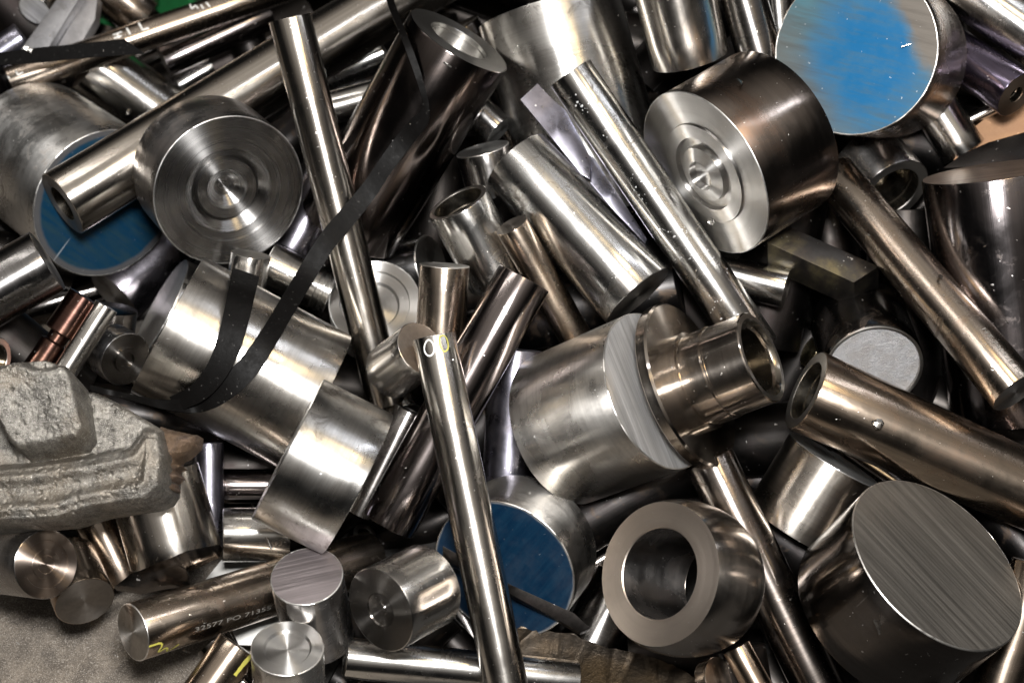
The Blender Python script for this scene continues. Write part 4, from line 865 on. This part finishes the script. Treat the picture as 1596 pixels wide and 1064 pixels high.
bar('round_bar', 'dim oily bar deep in the shadowed gaps of the heap', 'steel bar', (-217.06, 496.59, -9.2), (0.7487, -0.4444, -0.492), (0.2628, -0.4823, 0.8356), 89.33, 11.97, 'filler', group='oily bars at the bottom of the heap')
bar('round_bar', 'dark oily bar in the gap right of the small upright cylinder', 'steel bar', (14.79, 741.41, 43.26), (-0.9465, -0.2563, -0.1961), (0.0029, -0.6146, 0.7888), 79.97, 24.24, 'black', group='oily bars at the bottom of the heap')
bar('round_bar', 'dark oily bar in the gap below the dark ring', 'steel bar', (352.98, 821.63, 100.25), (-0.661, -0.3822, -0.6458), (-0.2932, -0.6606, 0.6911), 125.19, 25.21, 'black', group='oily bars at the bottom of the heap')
bar('round_bar', 'dark oily bar in the gap above the round bar end', 'steel bar', (-368.72, 547.63, 51.51), (0.9105, -0.2475, -0.3312), (0.1953, -0.4485, 0.8722), 104.60, 19.65, 'filler', group='oily bars at the bottom of the heap')
bar('round_bar', 'dark oily bar in the gap right of the small bar', 'steel bar', (-248.81, 554.74, -27.65), (-0.3314, -0.8312, -0.4464), (0.1905, -0.5224, 0.8312), 76.18, 13.17, 'filler', group='oily bars at the bottom of the heap')
bar('round_bar', 'dark oily bar in the gap right of the short cylinder', 'steel bar', (-63.39, 481.18, 27.12), (0.6964, -0.6583, -0.2859), (0.0025, -0.3961, 0.9182), 70.25, 12.24, 'filler', group='oily bars at the bottom of the heap')
bar('round_bar', 'dim oily bar deep in the shadowed gaps of the heap', 'steel bar', (188.64, 450.93, 13.01), (0.9121, -0.3775, -0.1599), (-0.0421, -0.4741, 0.8794), 65.33, 18.65, 'filler', group='oily bars at the bottom of the heap')
bar('round_bar', 'dark oily bar in the gap below the lilac rounded stub', 'steel bar', (-471.45, 941.22, 64.92), (0.9684, 0.0965, -0.2301), (0.232, -0.6882, 0.6875), 115.02, 24.94, 'filler', group='oily bars at the bottom of the heap')
bar('round_bar', 'dark oily bar in the gap left of the small gold tinted stub', 'steel bar', (218.44, 678.69, 64.6), (-0.4628, -0.5066, -0.7275), (-0.2822, -0.6938, 0.6626), 80.38, 16.90, 'filler', group='oily bars at the bottom of the heap')
bar('round_bar', 'dim oily bar deep in the shadowed gaps of the heap', 'steel bar', (74.12, 671.48, 58.65), (-0.9621, 0.0701, -0.2635), (-0.2539, -0.5832, 0.7716), 113.02, 23.24, 'filler', group='oily bars at the bottom of the heap')
bar('round_bar', 'dark oily bar in the gap right of the dark crumpled sheet scrap', 'steel bar', (-248.83, 570.12, -41.55), (0.7471, -0.4475, -0.4916), (0.2472, -0.4994, 0.8303), 68.68, 25.16, 'filler', group='oily bars at the bottom of the heap')
bar('round_bar', 'dim oily bar deep in the shadowed gaps of the heap', 'steel bar', (-17.71, 495.11, -29.5), (0.9933, -0.1143, -0.0175), (-0.0341, -0.4335, 0.9005), 89.19, 16.61, 'filler', group='oily bars at the bottom of the heap')
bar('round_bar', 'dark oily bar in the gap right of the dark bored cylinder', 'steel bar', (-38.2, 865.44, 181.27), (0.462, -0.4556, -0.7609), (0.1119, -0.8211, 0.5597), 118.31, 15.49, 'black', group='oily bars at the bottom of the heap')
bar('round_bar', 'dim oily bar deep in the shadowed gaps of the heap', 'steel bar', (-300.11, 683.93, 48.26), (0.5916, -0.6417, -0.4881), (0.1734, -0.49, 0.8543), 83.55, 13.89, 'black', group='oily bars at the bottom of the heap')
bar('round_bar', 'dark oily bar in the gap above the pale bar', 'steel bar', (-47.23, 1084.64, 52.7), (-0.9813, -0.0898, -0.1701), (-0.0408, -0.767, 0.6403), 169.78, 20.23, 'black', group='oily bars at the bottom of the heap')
bar('round_bar', 'dim oily bar deep in the shadowed gaps of the heap', 'steel bar', (-248.91, 757.08, -4.15), (-0.9721, -0.2193, -0.0832), (0.0755, -0.6284, 0.7742), 74.11, 13.57, 'filler', group='oily bars at the bottom of the heap')
bar('round_bar', 'dim oily bar deep in the shadowed gaps of the heap', 'steel bar', (209.51, 478.77, -13.8), (-0.9926, -0.0097, -0.1209), (-0.1053, -0.4255, 0.8988), 72.86, 12.33, 'filler', group='oily bars at the bottom of the heap')
bar('round_bar', 'dim oily bar deep in the shadowed gaps of the heap', 'steel bar', (320.57, 683.75, 83.4), (-0.2721, -0.5263, -0.8056), (-0.3471, -0.7271, 0.5923), 88.07, 13.02, 'filler', group='oily bars at the bottom of the heap')
bar('round_bar', 'dark oily bar in the gap above the dark square block', 'steel bar', (220.03, 818.69, 137.86), (0.1335, -0.7954, -0.5912), (-0.1982, -0.6059, 0.7704), 152.95, 19.91, 'filler', group='oily bars at the bottom of the heap')
bar('round_bar', 'dim oily bar deep in the shadowed gaps of the heap', 'steel bar', (-78.31, 763.32, 15.81), (-0.9157, -0.3828, -0.1224), (0.1394, -0.5881, 0.7967), 153.28, 19.45, 'filler', group='oily bars at the bottom of the heap')
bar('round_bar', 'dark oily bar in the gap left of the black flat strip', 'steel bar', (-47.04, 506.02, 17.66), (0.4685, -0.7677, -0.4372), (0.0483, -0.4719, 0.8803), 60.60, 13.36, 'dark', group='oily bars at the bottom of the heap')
bar('round_bar', 'dim oily bar deep in the shadowed gaps of the heap', 'steel bar', (28.49, 785.72, 83.95), (0.0824, -0.7269, -0.6818), (-0.0207, -0.6852, 0.728), 100.97, 14.64, 'filler', group='oily bars at the bottom of the heap')
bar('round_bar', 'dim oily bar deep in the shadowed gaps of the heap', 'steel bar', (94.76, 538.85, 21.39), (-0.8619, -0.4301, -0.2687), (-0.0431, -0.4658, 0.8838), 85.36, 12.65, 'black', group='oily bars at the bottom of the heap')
bar('round_bar', 'dim oily bar deep in the shadowed gaps of the heap', 'steel bar', (146.81, 756.82, 135.92), (-0.798, -0.2425, -0.5518), (-0.2473, -0.7031, 0.6667), 129.63, 13.65, 'filler', group='oily bars at the bottom of the heap')
bar('round_bar', 'dim oily bar deep in the shadowed gaps of the heap', 'steel bar', (-43.28, 965.27, 74.85), (-0.9931, -0.117, -0.0057), (0.0812, -0.7225, 0.6866), 109.86, 21.24, 'filler', group='oily bars at the bottom of the heap')
bar('round_bar', 'dim oily bar deep in the shadowed gaps of the heap', 'steel bar', (60.6, 584.18, 29.92), (0.9535, -0.2685, -0.137), (-0.0271, -0.529, 0.8482), 141.89, 14.23, 'filler', group='oily bars at the bottom of the heap')
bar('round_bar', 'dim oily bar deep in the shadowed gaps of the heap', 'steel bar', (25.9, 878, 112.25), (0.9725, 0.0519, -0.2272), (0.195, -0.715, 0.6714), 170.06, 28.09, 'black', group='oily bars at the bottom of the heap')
bar('round_bar', 'dark oily bar in the gap right of the short open tube', 'steel bar', (17.79, 812.99, 75.63), (-0.6832, -0.4952, -0.5366), (-0.0556, -0.6975, 0.7144), 69.50, 20.01, 'filler', group='oily bars at the bottom of the heap')
bar('round_bar', 'dim oily bar deep in the shadowed gaps of the heap', 'steel bar', (-125.9, 479.24, 20.6), (0.8164, -0.3331, -0.4718), (0.2653, -0.5094, 0.8186), 69.68, 15.07, 'filler', group='oily bars at the bottom of the heap')
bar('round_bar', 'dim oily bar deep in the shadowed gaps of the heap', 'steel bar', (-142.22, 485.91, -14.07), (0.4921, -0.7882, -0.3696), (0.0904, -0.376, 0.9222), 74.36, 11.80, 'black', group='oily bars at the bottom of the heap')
bar('round_bar', 'dim oily bar deep in the shadowed gaps of the heap', 'steel bar', (-30.51, 863.92, 117.75), (0.1851, -0.6027, -0.7762), (0.0474, -0.7834, 0.6197), 76.67, 14.68, 'filler', group='oily bars at the bottom of the heap')
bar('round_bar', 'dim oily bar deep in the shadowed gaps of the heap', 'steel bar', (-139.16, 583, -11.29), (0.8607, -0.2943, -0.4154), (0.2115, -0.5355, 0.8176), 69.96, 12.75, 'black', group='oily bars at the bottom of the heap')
bar('round_bar', 'dim oily bar deep in the shadowed gaps of the heap', 'steel bar', (-142.02, 797.8, 77.57), (-0.6893, -0.5673, -0.4505), (0.0863, -0.6818, 0.7265), 126.32, 14.47, 'filler', group='oily bars at the bottom of the heap')
bar('round_bar', 'dim oily bar deep in the shadowed gaps of the heap', 'steel bar', (-247.72, 1064.31, 21.43), (-0.997, -0.0478, -0.0611), (-0.0045, -0.7506, 0.6607), 136.63, 28.50, 'filler', group='oily bars at the bottom of the heap')
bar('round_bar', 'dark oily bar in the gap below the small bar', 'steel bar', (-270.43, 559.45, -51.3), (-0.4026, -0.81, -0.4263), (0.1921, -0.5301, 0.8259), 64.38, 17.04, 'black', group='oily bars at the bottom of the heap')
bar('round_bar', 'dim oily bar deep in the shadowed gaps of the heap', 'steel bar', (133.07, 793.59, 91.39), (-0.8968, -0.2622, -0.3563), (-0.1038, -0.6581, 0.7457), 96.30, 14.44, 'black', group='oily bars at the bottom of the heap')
bar('round_bar', 'dim oily bar deep in the shadowed gaps of the heap', 'steel bar', (118.42, 598.77, 4.48), (0.9788, -0.191, 0.0738), (-0.1629, -0.5078, 0.8459), 103.42, 16.89, 'filler', group='oily bars at the bottom of the heap')
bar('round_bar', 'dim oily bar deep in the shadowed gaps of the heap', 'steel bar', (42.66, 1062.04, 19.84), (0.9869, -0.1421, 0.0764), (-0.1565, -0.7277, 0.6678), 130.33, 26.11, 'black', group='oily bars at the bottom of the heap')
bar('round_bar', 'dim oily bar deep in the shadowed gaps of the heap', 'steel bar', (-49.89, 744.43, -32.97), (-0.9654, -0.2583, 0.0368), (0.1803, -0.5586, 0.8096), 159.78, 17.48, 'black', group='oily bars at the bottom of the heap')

# ------------------------------------------------------------------ swarf: tiny turnings fallen over the heap
def swarf(count):
    bpy.context.view_layer.update()
    dg = bpy.context.evaluated_depsgraph_get()
    vs, fs = [], []
    R = random.Random(3)
    for _ in range(count):
        x = R.uniform(-.40, .42); y = R.uniform(.30, 1.02)
        ok, p, nr, idx, ob, mt = SC.ray_cast(dg, Vector((x + R.uniform(-.02, .02), y, 0.9)), Vector((0, 0, -1)))
        if not ok: continue
        s = 0.00022 * math.exp(R.gauss(0, .55))
        t = nr.orthogonal().normalized(); t.rotate(Matrix.Rotation(R.uniform(0, 6.28), 3, nr)); b = nr.cross(t)
        L = s * R.uniform(1, 4.5)
        q = p + nr * s * .3
        i = len(vs)
        bend = nr * L * R.uniform(0, .5)
        vs += [q - t * L - b * s, q - t * L + b * s, q + b * s + bend * .4, q - b * s + bend * .4, q + t * L + b * s * .6 + bend, q + t * L - b * s * .6 + bend, q + nr * s]
        fs += [(i, i + 1, i + 6), (i + 1, i + 2, i + 6), (i + 2, i + 3, i + 6), (i + 3, i, i + 6), (i + 3, i + 2, i + 4, i + 5)]
    me = bpy.data.meshes.new('metal_swarf'); me.from_pydata(vs, [], fs)
    o = link('metal_swarf', finish(me, 'chipmat', smooth=False))
    tag(o, 'bright crumbs of metal swarf scattered over the heap', 'swarf', kind='stuff')
swarf(800)
def grit():
    vs, fs = [], []
    R = random.Random(9)
    for _ in range(700):
        x = R.uniform(-.42, -.10); y = R.uniform(.40, .60)
        s = 0.0003 * math.exp(R.gauss(0, .6)); i = len(vs)
        for q in ((1, 0, 0), (-1, 0, 0), (0, 1, 0), (0, -1, 0), (0, 0, 1), (0, 0, -1)):
            vs.append((x + q[0] * s * R.uniform(.5, 1.3), y + q[1] * s * R.uniform(.5, 1.3), max(0, q[2] * s * R.uniform(.4, .9)) - .0003))
        fs += [(i, i + 2, i + 4), (i + 2, i + 1, i + 4), (i + 1, i + 3, i + 4), (i + 3, i, i + 4), (i + 2, i, i + 5), (i + 1, i + 2, i + 5), (i + 3, i + 1, i + 5), (i, i + 3, i + 5)]
    me = bpy.data.meshes.new('floor_grit'); me.from_pydata(vs, [], fs)
    o = link('floor_grit', finish(me, 'cast_lug', smooth=False))
    tag(o, 'loose grit scattered on the concrete floor', 'grit', kind='stuff')
grit()
